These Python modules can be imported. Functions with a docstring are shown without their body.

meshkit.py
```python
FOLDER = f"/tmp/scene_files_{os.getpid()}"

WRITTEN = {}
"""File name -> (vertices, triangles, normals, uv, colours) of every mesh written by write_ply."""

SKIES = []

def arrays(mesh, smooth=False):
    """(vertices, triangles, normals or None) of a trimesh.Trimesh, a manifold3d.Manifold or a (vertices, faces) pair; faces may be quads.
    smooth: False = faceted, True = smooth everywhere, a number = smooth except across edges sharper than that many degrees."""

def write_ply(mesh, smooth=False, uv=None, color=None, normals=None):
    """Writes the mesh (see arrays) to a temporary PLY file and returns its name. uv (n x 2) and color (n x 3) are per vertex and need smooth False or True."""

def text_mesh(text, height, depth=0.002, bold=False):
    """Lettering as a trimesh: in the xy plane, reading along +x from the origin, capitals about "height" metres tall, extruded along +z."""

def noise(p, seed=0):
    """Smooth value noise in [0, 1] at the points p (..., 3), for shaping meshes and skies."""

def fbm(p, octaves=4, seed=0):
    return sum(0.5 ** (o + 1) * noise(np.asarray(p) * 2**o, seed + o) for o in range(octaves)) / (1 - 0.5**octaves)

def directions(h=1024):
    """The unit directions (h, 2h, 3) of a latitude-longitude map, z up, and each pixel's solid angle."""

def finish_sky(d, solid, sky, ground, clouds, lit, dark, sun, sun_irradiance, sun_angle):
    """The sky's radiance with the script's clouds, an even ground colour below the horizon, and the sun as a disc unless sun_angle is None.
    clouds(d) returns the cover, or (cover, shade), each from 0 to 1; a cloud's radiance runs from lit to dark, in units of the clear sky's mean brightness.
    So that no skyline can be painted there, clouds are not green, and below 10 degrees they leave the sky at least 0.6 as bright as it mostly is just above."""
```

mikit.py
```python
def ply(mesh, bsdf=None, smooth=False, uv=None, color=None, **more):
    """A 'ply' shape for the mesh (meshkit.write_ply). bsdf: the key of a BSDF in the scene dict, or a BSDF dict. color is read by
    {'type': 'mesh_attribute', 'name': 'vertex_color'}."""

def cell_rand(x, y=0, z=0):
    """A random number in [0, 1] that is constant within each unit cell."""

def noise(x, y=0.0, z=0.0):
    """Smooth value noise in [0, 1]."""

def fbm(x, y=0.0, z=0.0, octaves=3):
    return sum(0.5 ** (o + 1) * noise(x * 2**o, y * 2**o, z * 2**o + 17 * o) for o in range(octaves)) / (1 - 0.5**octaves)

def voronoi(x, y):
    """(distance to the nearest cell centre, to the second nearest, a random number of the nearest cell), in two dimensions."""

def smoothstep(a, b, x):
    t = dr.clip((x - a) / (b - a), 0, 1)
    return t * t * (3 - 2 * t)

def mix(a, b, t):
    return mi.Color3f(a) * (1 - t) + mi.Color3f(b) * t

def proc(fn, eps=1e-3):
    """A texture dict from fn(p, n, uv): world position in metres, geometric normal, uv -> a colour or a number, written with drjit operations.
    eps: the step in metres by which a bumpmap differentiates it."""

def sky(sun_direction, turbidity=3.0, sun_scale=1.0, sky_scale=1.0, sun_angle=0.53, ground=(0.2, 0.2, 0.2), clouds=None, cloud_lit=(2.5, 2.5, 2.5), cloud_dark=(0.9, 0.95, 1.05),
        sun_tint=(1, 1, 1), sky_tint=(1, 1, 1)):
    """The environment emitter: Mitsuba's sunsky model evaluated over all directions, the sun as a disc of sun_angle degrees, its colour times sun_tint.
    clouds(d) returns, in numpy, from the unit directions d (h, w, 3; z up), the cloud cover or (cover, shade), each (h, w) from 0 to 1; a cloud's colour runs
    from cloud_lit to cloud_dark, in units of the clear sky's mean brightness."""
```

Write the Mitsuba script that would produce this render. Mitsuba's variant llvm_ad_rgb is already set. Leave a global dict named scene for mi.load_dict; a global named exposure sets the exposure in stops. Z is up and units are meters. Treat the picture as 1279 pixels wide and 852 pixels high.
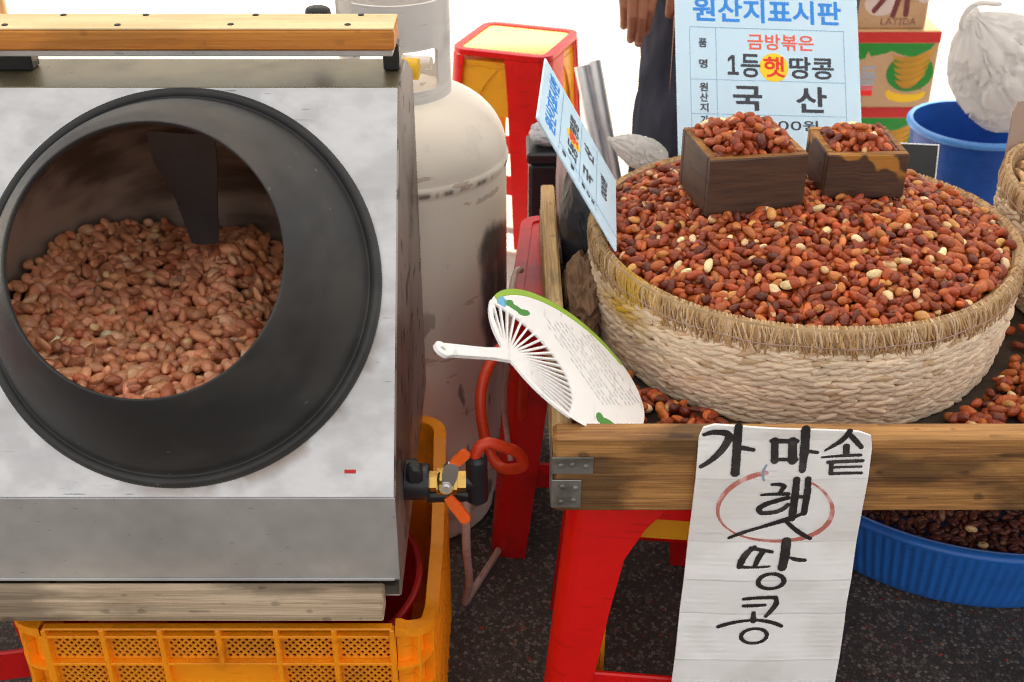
import math, json
import numpy as np
import trimesh
import drjit as dr
import mitsuba as mi
import manifold3d as m3
from shapely import Polygon, MultiPolygon, LineString, Point, affinity, union_all, box as sbox
import meshkit
import mikit
from mikit import proc, fbm, noise, voronoi, cell_rand, smoothstep, mix

T = mi.ScalarTransform4f
scene, labels = {}, {}

# ---------------------------------------------------------------- camera, sky, exposure
PITCH = math.radians(30.4)
scene['camera'] = {
    'type': 'thinlens', 'fov': 46.18, 'fov_axis': 'x', 'near_clip': 0.05, 'far_clip': 500.0,
    'aperture_radius': 0.0022, 'focus_distance': 1.36,
    'to_world': T().look_at(origin=[0, 0, 1.25], target=[0, math.cos(PITCH), 1.25 - math.sin(PITCH)], up=[0, 0, 1]),
}
scene['sky'] = mikit.sky((0.35, 1.0, 1.75), turbidity=3, sun_scale=0.9, sun_angle=2.0, ground=(0.3, 0.3, 0.3),
                         clouds=lambda d: np.clip(0.88 + 0.5 * (meshkit.fbm(d * 2.3, 4, 5) - 0.42), 0, 1), cloud_lit=(1.75, 1.68, 1.58), cloud_dark=(1.0, 1.0, 1.0))
exposure = 2.75

rng = np.random.default_rng(7)

# ---------------------------------------------------------------- helpers
def key_for(name, parent=None):
    base = f'{parent}__{name}' if parent else name
    if base not in USED:
        USED.add(base)
        return base
    k = 1
    while f'{base}_{k:03d}' in USED:
        k += 1
    USED.add(f'{base}_{k:03d}')
    return f'{base}_{k:03d}'


USED = set()


def add(name, mesh, bsdf, parent=None, smooth=False, label=None, cat=None, group=None, kind=None, color=None, **more):
    key = key_for(name, parent)
    scene[key] = mikit.ply(mesh, bsdf, smooth=smooth, color=color, **more)
    note(key, label, cat, group, kind)
    return key


def note(key, label=None, cat=None, group=None, kind=None):
    d = {k: v for k, v in (('label', label), ('category', cat), ('group', group), ('kind', kind)) if v}
    if d:
        labels[key] = d


def thing(name, label, cat, group=None):
    key = key_for(name)
    note(key, label, cat, group)
    return key


def cat_(*ms):
    ms = [m for m in ms if m is not None]
    return trimesh.util.concatenate(ms) if len(ms) > 1 else ms[0]


def M(verts, faces):
    f = np.asarray(faces)
    if f.shape[1] == 4:
        f = np.vstack([f[:, [0, 1, 2]], f[:, [0, 2, 3]]])
    return trimesh.Trimesh(np.asarray(verts, float), f, process=False)


def xf(mesh, mat=None, loc=(0, 0, 0), rz=0.0, rx=0.0, ry=0.0, s=None):
    m = mesh.copy()
    A = np.eye(4)
    if s is not None:
        A = np.diag([*(np.broadcast_to(s, 3)), 1.0]) @ A
    R = trimesh.transformations.euler_matrix(rx, ry, rz)
    A = R @ A
    A[:3, 3] += loc
    if mat is not None:
        A = mat @ A
    m.apply_transform(A)
    return m


def frame(o, x, y, z):
    A = np.eye(4)
    A[:3, 0], A[:3, 1], A[:3, 2], A[:3, 3] = x, y, z, o
    return A


def rbox(x0, x1, y0, y1, z0, z1, c=0.003):
    """A box with chamfered edges."""
    lo, hi = np.array([x0, y0, z0]), np.array([x1, y1, z1])
    c = min(c, *(0.45 * (hi - lo)))
    pts = []
    for sx in (0, 1):
        for sy in (0, 1):
            for sz in (0, 1):
                p = np.where([sx, sy, sz], hi, lo)
                d = np.where([sx, sy, sz], -c, c)
                for k in range(3):
                    q = p + d
                    q[k] = p[k]
                    pts.append(q)
    return trimesh.convex.convex_hull(np.array(pts))


def tube(path, r, n=10, caps=True):
    p = np.asarray(path, float)
    r = np.broadcast_to(np.asarray(r, float), len(p))
    t = np.gradient(p, axis=0)
    t /= np.linalg.norm(t, axis=1, keepdims=True)
    a = np.array([0.0, 0, 1]) if abs(t[0, 2]) < 0.9 else np.array([1.0, 0, 0])
    u = np.cross(t[0], a)
    u /= np.linalg.norm(u)
    ang = np.linspace(0, 2 * np.pi, n, endpoint=False)
    V = []
    for i in range(len(p)):
        u = u - t[i] * (u @ t[i])
        u /= np.linalg.norm(u)
        w = np.cross(t[i], u)
        V.append(p[i] + r[i] * (np.cos(ang)[:, None] * u + np.sin(ang)[:, None] * w))
    V = np.vstack(V)
    F = []
    for i in range(len(p) - 1):
        for j in range(n):
            k = (j + 1) % n
            F += [[i * n + j, i * n + k, (i + 1) * n + k], [i * n + j, (i + 1) * n + k, (i + 1) * n + j]]
    if caps:
        V = np.vstack([V, p[0], p[-1]])
        c0, c1, e = len(V) - 2, len(V) - 1, (len(p) - 1) * n
        for j in range(n):
            k = (j + 1) % n
            F += [[c0, k, j], [c1, e + j, e + k]]
    return M(V, F)


def spline(pts, n=40):
    from scipy.interpolate import CubicSpline
    pts = np.asarray(pts, float)
    d = np.r_[0, np.cumsum(np.linalg.norm(np.diff(pts, axis=0), axis=1))]
    return CubicSpline(d, pts)(np.linspace(0, d[-1], n))


def lathe(profile, n=64, a0=0.0, a1=2 * np.pi):
    """Revolve (r, z) about z; the outline runs so that normals point outwards when it goes upwards on the outside."""
    pr = np.asarray(profile, float)
    full = abs(a1 - a0) > 6.28
    ang = np.linspace(a0, a1, n, endpoint=not full)
    V = np.stack([pr[None, :, 0] * np.cos(ang)[:, None], pr[None, :, 0] * np.sin(ang)[:, None], np.broadcast_to(pr[None, :, 1], (n, len(pr)))], -1).reshape(-1, 3)
    F, m = [], len(pr)
    for i in range(n if full else n - 1):
        j = (i + 1) % n
        for k in range(m - 1):
            F.append([i * m + k, j * m + k, j * m + k + 1, i * m + k + 1])
    F = np.array(F)
    F = np.vstack([F[:, [0, 1, 2]], F[:, [0, 2, 3]]])
    me = trimesh.Trimesh(V, F, process=False)
    return me


def smooth_profile(pts, n=6):
    """Round the corners of a lathe outline by Chaikin cutting."""
    p = np.asarray(pts, float)
    for _ in range(n):
        q = np.empty((2 * (len(p) - 1), 2))
        q[0::2] = 0.75 * p[:-1] + 0.25 * p[1:]
        q[1::2] = 0.25 * p[:-1] + 0.75 * p[1:]
        p = np.vstack([p[:1], q, p[-1:]])
    return p


def extrude(poly, h):
    gs = [g for g in getattr(poly, 'geoms', [poly]) if g.geom_type == 'Polygon' and g.area > 1e-9]
    return trimesh.util.concatenate([trimesh.creation.extrude_polygon(g, h, engine='earcut') for g in gs])


def hull(pts):
    return trimesh.convex.convex_hull(np.asarray(pts, float))


def capsules(bones, edge=0.006, it=8):
    """One smooth body out of (p, rp, q, rq) bones."""
    total = m3.Manifold()
    for p, rp, q, rq in bones:
        a = m3.Manifold.sphere(rp, 20).translate(list(p))
        b = m3.Manifold.sphere(rq, 20).translate(list(q))
        total = total + m3.Manifold.batch_hull([a, b])
    total = total.refine_to_length(edge)
    mm = total.to_mesh()
    t = trimesh.Trimesh(mm.vert_properties[:, :3], mm.tri_verts, process=True)
    trimesh.smoothing.filter_taubin(t, iterations=it)
    return t


# ---------------------------------------------------------------- materials
def colour(c):
    return c if isinstance(c, dict) else {'type': 'rgb', 'value': list(c)} if not callable(c) else proc(c)


def mat(name, c, rough=0.5, metal=0.0, spec=0.5, bump=None, bscale=1.0, **kw):
    b = {'type': 'principled', 'base_color': colour(c), 'roughness': colour(rough) if callable(rough) else float(rough), 'metallic': colour(metal) if callable(metal) else float(metal), 'specular': float(spec)}
    b.update(kw)
    if bump:
        b = {'type': 'bumpmap', 'arbitrary': proc(bump, 4e-4), 'scale': bscale, 'bsdf': b}
    scene[name] = {'type': 'twosided', 'bsdf': b}
    return name


VC = {'type': 'mesh_attribute', 'name': 'vertex_color'}


def wood_fn(dark, light, ax=0, scale=1.0, grime=0.3):
    def fn(p, n, uv):
        q = [p.x, p.y, p.z]
        l = q[ax] * 3.0 * scale
        a, b = [q[i] for i in range(3) if i != ax]
        g = fbm(l, a * 90 * scale, b * 90 * scale, 4)
        ring = 0.5 + 0.5 * dr.sin(150 * (a * 0.4 + b) * scale + 16 * fbm(l * 0.9, a * 16, b * 16, 3))
        fine = fbm(q[ax] * 22, a * 620, b * 620, 3)
        t = dr.clip(0.55 * g + 0.12 * ring + 0.42 * fine - 0.04, 0, 1)
        c = mix(dark, light, smoothstep(0.25, 0.8, t))
        d = fbm(q[ax] * 11 + 5, a * 26, b * 26, 5)
        c = c * (1 - grime * smoothstep(0.44, 0.66, d))
        spot = noise(q[ax] * 55 + 2, a * 90, b * 90)
        return c * (1 - 0.75 * grime * smoothstep(0.80, 0.9, spot))
    return fn


def wood_bump(ax=0):
    def fn(p, n, uv):
        q = [p.x, p.y, p.z]
        a, b = [q[i] for i in range(3) if i != ax]
        return fbm(q[ax] * 8, a * 260, b * 260, 3)
    return fn


def metal_col(base, stain, scale=1.0):
    def fn(p, n, uv):
        f = fbm(p.x * 9 * scale, p.y * 9 * scale, p.z * 9 * scale, 5)
        s = fbm(p.x * 60, p.y * 45 + 7, p.z * 45, 3)
        c = mix(base, stain, 0.75 * smoothstep(0.47, 0.72, f))
        c = c * (0.9 + 0.2 * s)
        sp = noise(p.x * 120, p.y * 120, p.z * 170)
        return c * (1 - 0.3 * smoothstep(0.93, 0.99, sp))
    return fn


def plastic(base, dirt=(0.1, 0.07, 0.05), amt=0.35, k=1.0):
    def fn(p, n, uv):
        f = fbm(p.x * 14 * k, p.y * 14 * k, p.z * 14 * k, 4)
        c = mix(base, dirt, amt * smoothstep(0.5, 0.78, f))
        s = noise(p.x * 35, p.y * 35, p.z * 210)
        return c * (1 - 0.18 * smoothstep(0.78, 0.95, s))
    return fn


def asphalt(p, n, uv):
    d, d2, r = voronoi(p.x * 170, p.y * 170)
    f = fbm(p.x * 7, p.y * 7, 0, 4)
    st = mix((0.060, 0.053, 0.047), (0.24, 0.205, 0.18), r * r * r)
    c = mix((0.045, 0.040, 0.036), st, smoothstep(0.05, 0.25, d2 - d))
    return c * (0.6 + 0.9 * f)


def asphalt_b(p, n, uv):
    d, d2, r = voronoi(p.x * 170, p.y * 170)
    return smoothstep(0.0, 0.4, d2 - d) * (0.5 + r) + fbm(p.x * 500, p.y * 500, 0, 2) * 0.5


def concrete(p, n, uv):
    f = fbm(p.x * 2.2, p.y * 2.2, 0, 5)
    g = fbm(p.x * 60, p.y * 60, 0, 3)
    c = mix((0.40, 0.385, 0.365), (0.55, 0.535, 0.51), f) * (0.85 + 0.3 * g)
    return c


mat('m_asphalt', asphalt, 0.85, bump=asphalt_b, bscale=0.0015)
mat('m_concrete', concrete, 0.8)
def panel_col(p, n, uv):
    c = mix((0.66, 0.66, 0.665), (0.53, 0.53, 0.535), smoothstep(0.35, 0.7, fbm(p.x * 28, p.y * 28, p.z * 28, 5)))
    c = c * (0.93 + 0.14 * fbm(p.x * 60, p.y * 140, p.z * 140, 5))
    sm = fbm(p.x * 5 + 9, p.y * 18, p.z * 18, 5)
    c = mix(c, (0.40, 0.39, 0.385), 0.45 * smoothstep(0.54, 0.72, sm))
    sc = noise(p.x * 60 + p.z * 40, p.y * 420, p.z * 420)
    c = c * (1 - 0.5 * smoothstep(0.86, 0.95, sc) * smoothstep(0.45, 0.6, fbm(p.x * 12, p.y * 12, p.z * 12 + 4, 3)))
    v = (p.y - 1.132) * 0.5878 + (p.z - 0.6546) * 0.809
    r = dr.sqrt(dr.square(p.x + 0.3526) + dr.square(v))
    f = fbm(p.x * 30, p.y * 30, p.z * 30, 4)
    heat = smoothstep(0.2330, 0.2155, r) * smoothstep(0.30, 0.60, f) * smoothstep(0.02, -0.12, v) * smoothstep(-0.15, 0.05, p.x + 0.3526)
    return mix(c, (0.24, 0.17, 0.13), 0.7 * heat)


mat('m_panel', panel_col, 0.40, metal=0.5)
mat('m_steel', metal_col((0.56, 0.555, 0.55), (0.44, 0.435, 0.43), 0.6), 0.45, metal=0.6)
mat('m_topsteel', metal_col((0.23, 0.195, 0.115), (0.12, 0.095, 0.045)), 0.38, metal=0.6)


def side_col(p, n, uv):
    f = fbm(p.x * 9, p.y * 9, p.z * 6, 5)
    g = fbm(p.x * 40, p.y * 40, p.z * 30, 3)
    c = mix((0.36, 0.32, 0.30), (0.20, 0.155, 0.13), smoothstep(0.36, 0.62, f))
    return c * (1 - 0.6 * smoothstep(0.64, 0.74, g))


mat('m_side', side_col, 0.4, metal=0.75)


def drum_col(p, n, uv):
    f = fbm(p.x * 12, p.y * 12, p.z * 12, 4)
    c = mix((0.028, 0.028, 0.029), (0.050, 0.049, 0.047), smoothstep(0.4, 0.75, f))
    s = noise(p.x * 90, p.y * 110, p.z * 110)
    return mix(c, (0.25, 0.24, 0.23), 0.5 * smoothstep(0.93, 0.985, s))


mat('m_drum', drum_col, 0.52, metal=0.05, spec=0.42)


def inner_col(p, n, uv):
    f = fbm(p.x * 5, p.y * 34, p.z * 34, 4)
    g = fbm(p.x * 9, p.y * 9, p.z * 9, 3)
    return mix((0.15, 0.11, 0.085), (0.52, 0.45, 0.38), smoothstep(0.36, 0.66, 0.4 * f + 0.6 * g))


mat('m_inner', inner_col, 0.42, metal=0.6)
mat('m_blade', plastic((0.060, 0.061, 0.064), (0.09, 0.085, 0.08), 0.6), 0.42, metal=0.4)
mat('m_railwood', wood_fn((0.50, 0.165, 0.024), (0.70, 0.30, 0.055), 0, 0.7, 0.25), 0.45, bump=wood_bump(0), bscale=0.0006)
mat('m_palewood_lit', wood_fn((0.72, 0.50, 0.22), (0.86, 0.68, 0.38), 0, 0.7, 0.15), 0.5)  # bare rail wood, with light from above painted in as extra paleness
mat('m_basewood', wood_fn((0.30, 0.21, 0.13), (0.66, 0.52, 0.36), 0, 1.3, 0.5), 0.75, bump=wood_bump(0), bscale=0.0005)
mat('m_traywood', wood_fn((0.19, 0.075, 0.022), (0.50, 0.25, 0.075), 0, 0.8, 0.65), 0.6, bump=wood_bump(0), bscale=0.001)
mat('m_sidewood', wood_fn((0.34, 0.2, 0.08), (0.72, 0.5, 0.22), 1, 1.0, 0.4), 0.6, bump=wood_bump(1), bscale=0.001)
mat('m_polewood', wood_fn((0.35, 0.17, 0.06), (0.6, 0.36, 0.15), 2, 1.0, 0.3), 0.6)


def masu_col(p, n, uv):
    g = fbm(p.x * 30, p.y * 30, p.z * 160, 4)
    f = fbm(p.x * 26 + 3, p.y * 26, p.z * 20, 3)
    c = mix((0.036, 0.018, 0.011), (0.105, 0.048, 0.026), g)
    return mix(c, (0.46, 0.20, 0.03), 0.85 * smoothstep(0.60, 0.66, f) * smoothstep(0.650, 0.670, p.z) * smoothstep(0.36, 0.39, p.x))


mat('m_masu', masu_col, 0.55, bump=lambda p, n, uv: fbm(p.x * 60, p.y * 60, p.z * 400, 3), bscale=0.0006)
mat('m_masurim', wood_fn((0.22, 0.09, 0.03), (0.56, 0.27, 0.06), 0, 2.0, 0.45), 0.55)


def cyl_col(p, n, uv):
    f = fbm(p.x * 7, p.y * 7, p.z * 3, 4)
    s = fbm(p.x * 45, p.y * 45, p.z * 12, 4)
    c = mix((0.80, 0.735, 0.64), (0.73, 0.655, 0.56), f)
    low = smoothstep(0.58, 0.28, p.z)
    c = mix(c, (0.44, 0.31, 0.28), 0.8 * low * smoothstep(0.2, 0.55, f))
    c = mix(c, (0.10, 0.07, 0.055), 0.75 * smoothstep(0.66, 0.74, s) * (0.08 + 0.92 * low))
    sm = smoothstep(0.0065, 0.001, dr.abs(p.z - 0.6095)) * smoothstep(0.42, 0.62, fbm(p.x * 60, p.y * 60, 1.0, 3))
    c = mix(c, (0.12, 0.09, 0.075), 0.8 * sm)
    ch = fbm(p.x * 24 + 3, p.y * 24, p.z * 60, 4)
    c = mix(c, (0.34, 0.21, 0.14), 0.5 * smoothstep(0.685, 0.72, ch))
    # dark reflection on the right flank, painted into the colour
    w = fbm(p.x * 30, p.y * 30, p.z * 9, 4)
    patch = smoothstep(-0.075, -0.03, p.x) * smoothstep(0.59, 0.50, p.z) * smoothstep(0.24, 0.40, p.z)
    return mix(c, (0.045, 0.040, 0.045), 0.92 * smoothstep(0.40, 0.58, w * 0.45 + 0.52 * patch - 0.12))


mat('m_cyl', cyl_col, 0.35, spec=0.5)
mat('m_collar', plastic((0.62, 0.60, 0.57), (0.3, 0.24, 0.2), 0.5), 0.4)
mat('m_red', plastic((0.72, 0.007, 0.006), (0.52, 0.005, 0.004), 0.5), 0.28, spec=0.5)
mat('m_red_dark', plastic((0.50, 0.006, 0.006), (0.22, 0.01, 0.01), 0.6), 0.38)  # darker red with still darker mottling
mat('m_yellow', plastic((0.80, 0.36, 0.012), (0.55, 0.2, 0.01), 0.5), 0.35)
mat('m_crate', plastic((0.92, 0.31, 0.006), (0.45, 0.13, 0.008), 0.5, 1.4), 0.38)
mat('m_cratepanel', plastic((0.78, 0.29, 0.012), (0.42, 0.16, 0.02), 0.6, 1.6), 0.45)
mat('m_orange', (0.85, 0.12, 0.01), 0.35)
mat('m_hose', plastic((0.62, 0.045, 0.012), (0.3, 0.03, 0.01), 0.5, 3), 0.38)
mat('m_palehose', plastic((0.45, 0.30, 0.26), (0.2, 0.12, 0.1), 0.6, 3), 0.4)
mat('m_black', (0.018, 0.019, 0.02), 0.42)
mat('m_blackbag', lambda p, n, uv: mix((0.008, 0.010, 0.016), (0.022, 0.028, 0.04), fbm(p.x * 50, p.y * 50, p.z * 50, 3)), 0.5)
mat('m_blackplastic', plastic((0.014, 0.016, 0.02), (0.05, 0.05, 0.05), 0.4), 0.3)
mat('m_brass', plastic((0.72, 0.46, 0.13), (0.35, 0.2, 0.06), 0.6, 4), 0.28, metal=0.95)
mat('m_chrome', (0.75, 0.75, 0.76), 0.22, metal=1.0)
mat('m_bracket', metal_col((0.30, 0.30, 0.28), (0.12, 0.11, 0.09), 4), 0.45, metal=0.8)
mat('m_tube', metal_col((0.84, 0.85, 0.87), (0.7, 0.7, 0.72)), 0.4, metal=0.8)
mat('m_knob', (0.85, 0.52, 0.01), 0.35)
mat('m_straw', VC, 0.75, spec=0.25, bump=lambda p, n, uv: fbm(p.x * 420, p.y * 420, p.z * 600, 2), bscale=0.0012)
mat('m_traydark', plastic((0.05, 0.033, 0.02), (0.02, 0.016, 0.012), 0.6, 2), 0.8)
mat('m_seat_sunlit', plastic((0.74, 0.52, 0.17), (0.6, 0.38, 0.1), 0.3), 0.5)  # yellow seat, sun glare painted in as a paler colour
mat('m_basketin', (0.40, 0.28, 0.16), 0.8)
mat('m_nut', VC, 0.27, spec=0.45, bump=lambda p, n, uv: fbm(p.x * 420, p.y * 420, p.z * 420, 3), bscale=0.0014)
mat('m_bean', VC, 0.4, spec=0.4)
mat('m_white', plastic((0.86, 0.86, 0.86), (0.7, 0.7, 0.68), 0.3), 0.35)


def board_col(p, n, uv):
    f = fbm(p.x * 14, p.z * 14, 2.0, 4)
    st = smoothstep(0.5, 0.75, fbm(p.x * 5 + 3, p.z * 4, 1.0, 4)) * smoothstep(0.50, 0.30, p.z)
    c = mix((0.86, 0.85, 0.845), (0.76, 0.74, 0.72), smoothstep(0.4, 0.75, f))
    for zc in (0.499, 0.415, 0.363, 0.313, 0.246):
        c = c * (1 - 0.24 * smoothstep(0.0016, 0.0003, dr.abs(p.z - zc - 0.0016 * (fbm(p.x * 40, zc * 90, 0, 2) - 0.5))) * (0.4 + 0.6 * noise(p.x * 50, zc * 300, 0)))
    return mix(c, (0.60, 0.54, 0.42), 0.7 * st)


mat('m_board', board_col, 0.6, bump=lambda p, n, uv: dr.sin(p.z * 900) * 0.08 + fbm(p.x * 14, p.z * 70, 0, 4), bscale=0.0012)
mat('m_kraft', plastic((0.46, 0.30, 0.17), (0.33, 0.2, 0.11), 0.5), 0.8)
mat('m_boxkraft', plastic((0.50, 0.31, 0.16), (0.40, 0.23, 0.11), 0.5), 0.7)
mat('m_greyboard', plastic((0.36, 0.265, 0.21), (0.3, 0.21, 0.16), 0.5), 0.8)
mat('m_ink', plastic((0.022, 0.018, 0.018), (0.06, 0.05, 0.05), 0.7, 5), 0.5)
mat('m_redink', plastic((0.50, 0.16, 0.13), (0.75, 0.5, 0.46), 1.0, 6), 0.6)
mat('m_blueink', (0.25, 0.32, 0.42), 0.6)
mat('m_signblue', lambda p, n, uv: mix((0.56, 0.78, 0.94), (0.61, 0.81, 0.95), fbm(p.x * 20, p.y * 20, p.z * 20, 2)), 0.38)
mat('m_signedge', (0.82, 0.85, 0.88), 0.4)
mat('m_p_title', (0.03, 0.26, 0.78), 0.4)
mat('m_p_line', (0.22, 0.42, 0.60), 0.4)
mat('m_p_black', (0.035, 0.037, 0.05), 0.4)
mat('m_p_red', (0.80, 0.12, 0.07), 0.4)
mat('m_p_hot', (0.80, 0.03, 0.01), 0.4)
mat('m_p_yellow', (0.92, 0.66, 0.01), 0.4)
mat('m_p_grey', (0.36, 0.37, 0.40), 0.5)
mat('m_p_green', (0.07, 0.27, 0.05), 0.45)
mat('m_p_lime', (0.30, 0.48, 0.06), 0.45)
mat('m_p_sky', (0.16, 0.45, 0.70), 0.45)
mat('m_p_boxred', (0.52, 0.02, 0.012), 0.55)
mat('m_p_boxgreen', (0.015, 0.22, 0.018), 0.55)
mat('m_p_banana', VC, 0.55)
mat('m_p_pinkish', (0.62, 0.5, 0.44), 0.55)
mat('m_p_maroon', (0.16, 0.03, 0.03), 0.55)
mat('m_blue', plastic((0.02, 0.10, 0.42), (0.015, 0.06, 0.22), 0.5), 0.32)
mat('m_basin', plastic((0.024, 0.165, 0.60), (0.014, 0.08, 0.28), 0.45), 0.3)
mat('m_bluerim_lit', plastic((0.10, 0.32, 0.78), (0.05, 0.15, 0.4), 0.4), 0.25)  # shine on the bucket rim painted in as a lighter blue
mat('m_skin', lambda p, n, uv: mix((0.40, 0.17, 0.095), (0.29, 0.105, 0.06), fbm(p.x * 70, p.y * 70, p.z * 70, 3)), 0.5, bump=lambda p, n, uv: fbm(p.x * 260, p.y * 260, p.z * 160, 3), bscale=0.0012)
mat('m_nail', (0.50, 0.27, 0.19), 0.35)
mat('m_trouser', lambda p, n, uv: mix((0.022, 0.024, 0.042), (0.042, 0.044, 0.07), fbm(p.x * 30, p.y * 30, p.z * 14, 4)), 0.85, bump=lambda p, n, uv: fbm(p.x * 24, p.y * 24, p.z * 12, 3), bscale=0.012)
mat('m_shirt', (0.12, 0.13, 0.15), 0.85)
mat('m_hair', (0.03, 0.028, 0.026), 0.6)
mat('m_sack', plastic((0.22, 0.13, 0.075), (0.1, 0.06, 0.04), 0.6, 3), 0.85)
def crinkle(p, n, uv):
    a = dr.abs(fbm(p.x * 38, p.y * 38, p.z * 26, 3) - 0.5)
    b = dr.abs(fbm(p.x * 90 + 4, p.y * 90, p.z * 60, 2) - 0.5)
    return smoothstep(0.12, 0.0, a) + 0.35 * smoothstep(0.12, 0.0, b)


scene['m_film'] = {'type': 'bumpmap', 'arbitrary': proc(crinkle, 4e-4), 'scale': 0.0018, 'bsdf': {'type': 'principledthin', 'base_color': {'type': 'rgb', 'value': [0.86, 0.86, 0.85]}, 'roughness': 0.22, 'diff_trans': 0.8, 'spec_trans': 0.12, 'eta': 1.45}}
scene['m_clearfilm'] = {'type': 'bumpmap', 'arbitrary': proc(crinkle, 4e-4), 'scale': 0.0022, 'bsdf': {'type': 'principledthin', 'base_color': {'type': 'rgb', 'value': [0.80, 0.80, 0.78]}, 'roughness': 0.18, 'diff_trans': 0.8, 'spec_trans': 0.6, 'eta': 1.45}}
scene['m_pinkfilm'] = {'type': 'principledthin', 'base_color': {'type': 'rgb', 'value': [0.80, 0.66, 0.64]}, 'roughness': 0.35, 'diff_trans': 0.7, 'spec_trans': 0.0}
scene['m_awning'] = {'type': 'principledthin', 'base_color': {'type': 'rgb', 'value': [0.88, 0.86, 0.83]}, 'roughness': 0.8, 'diff_trans': 1.0, 'spec_trans': 0.0}
mat('m_pole', (0.6, 0.6, 0.6), 0.35, metal=0.6)
# ---------------------------------------------------------------- ground
def sheet(x0, x1, y0, y1, z):
    return M([[x0, y0, z], [x1, y0, z], [x1, y1, z], [x0, y1, z]], [[0, 1, 2, 3]])


add('ground', sheet(-200, 200, -200, 200, -0.004), 'm_asphalt', kind='structure')
add('pavement', sheet(-60, 60, 2.12, 80, 0.0), 'm_concrete', kind='structure')

# ---------------------------------------------------------------- unseen awning added to block the sun and soften light on the stall
aw = thing('added_awning', 'pale cloth awning on four thin poles, added out of view to shade the peanut stall', 'awning')
nx, ny = 24, 20
gx, gy = np.meshgrid(np.linspace(-1.9, 2.3, nx), np.linspace(1.45, 3.65, ny), indexing='ij')
gz = 2.35 + 0.35 * (1 - np.abs(gy - 2.55) / 1.1) - 0.03 * np.sin(gx * 3) ** 2
idx = np.arange(nx * ny).reshape(nx, ny)
add('cloth', M(np.stack([gx, gy, gz], -1).reshape(-1, 3), np.stack([idx[:-1, :-1], idx[1:, :-1], idx[1:, 1:], idx[:-1, 1:]], -1).reshape(-1, 4)), 'm_awning', aw, smooth=True)
for x in (-1.9, 2.3):
    for y in (1.45, 3.65):
        add('pole', tube([[x, y, 0], [x, y, 2.36]], 0.018, 12), 'm_pole', aw, smooth=40)

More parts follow.
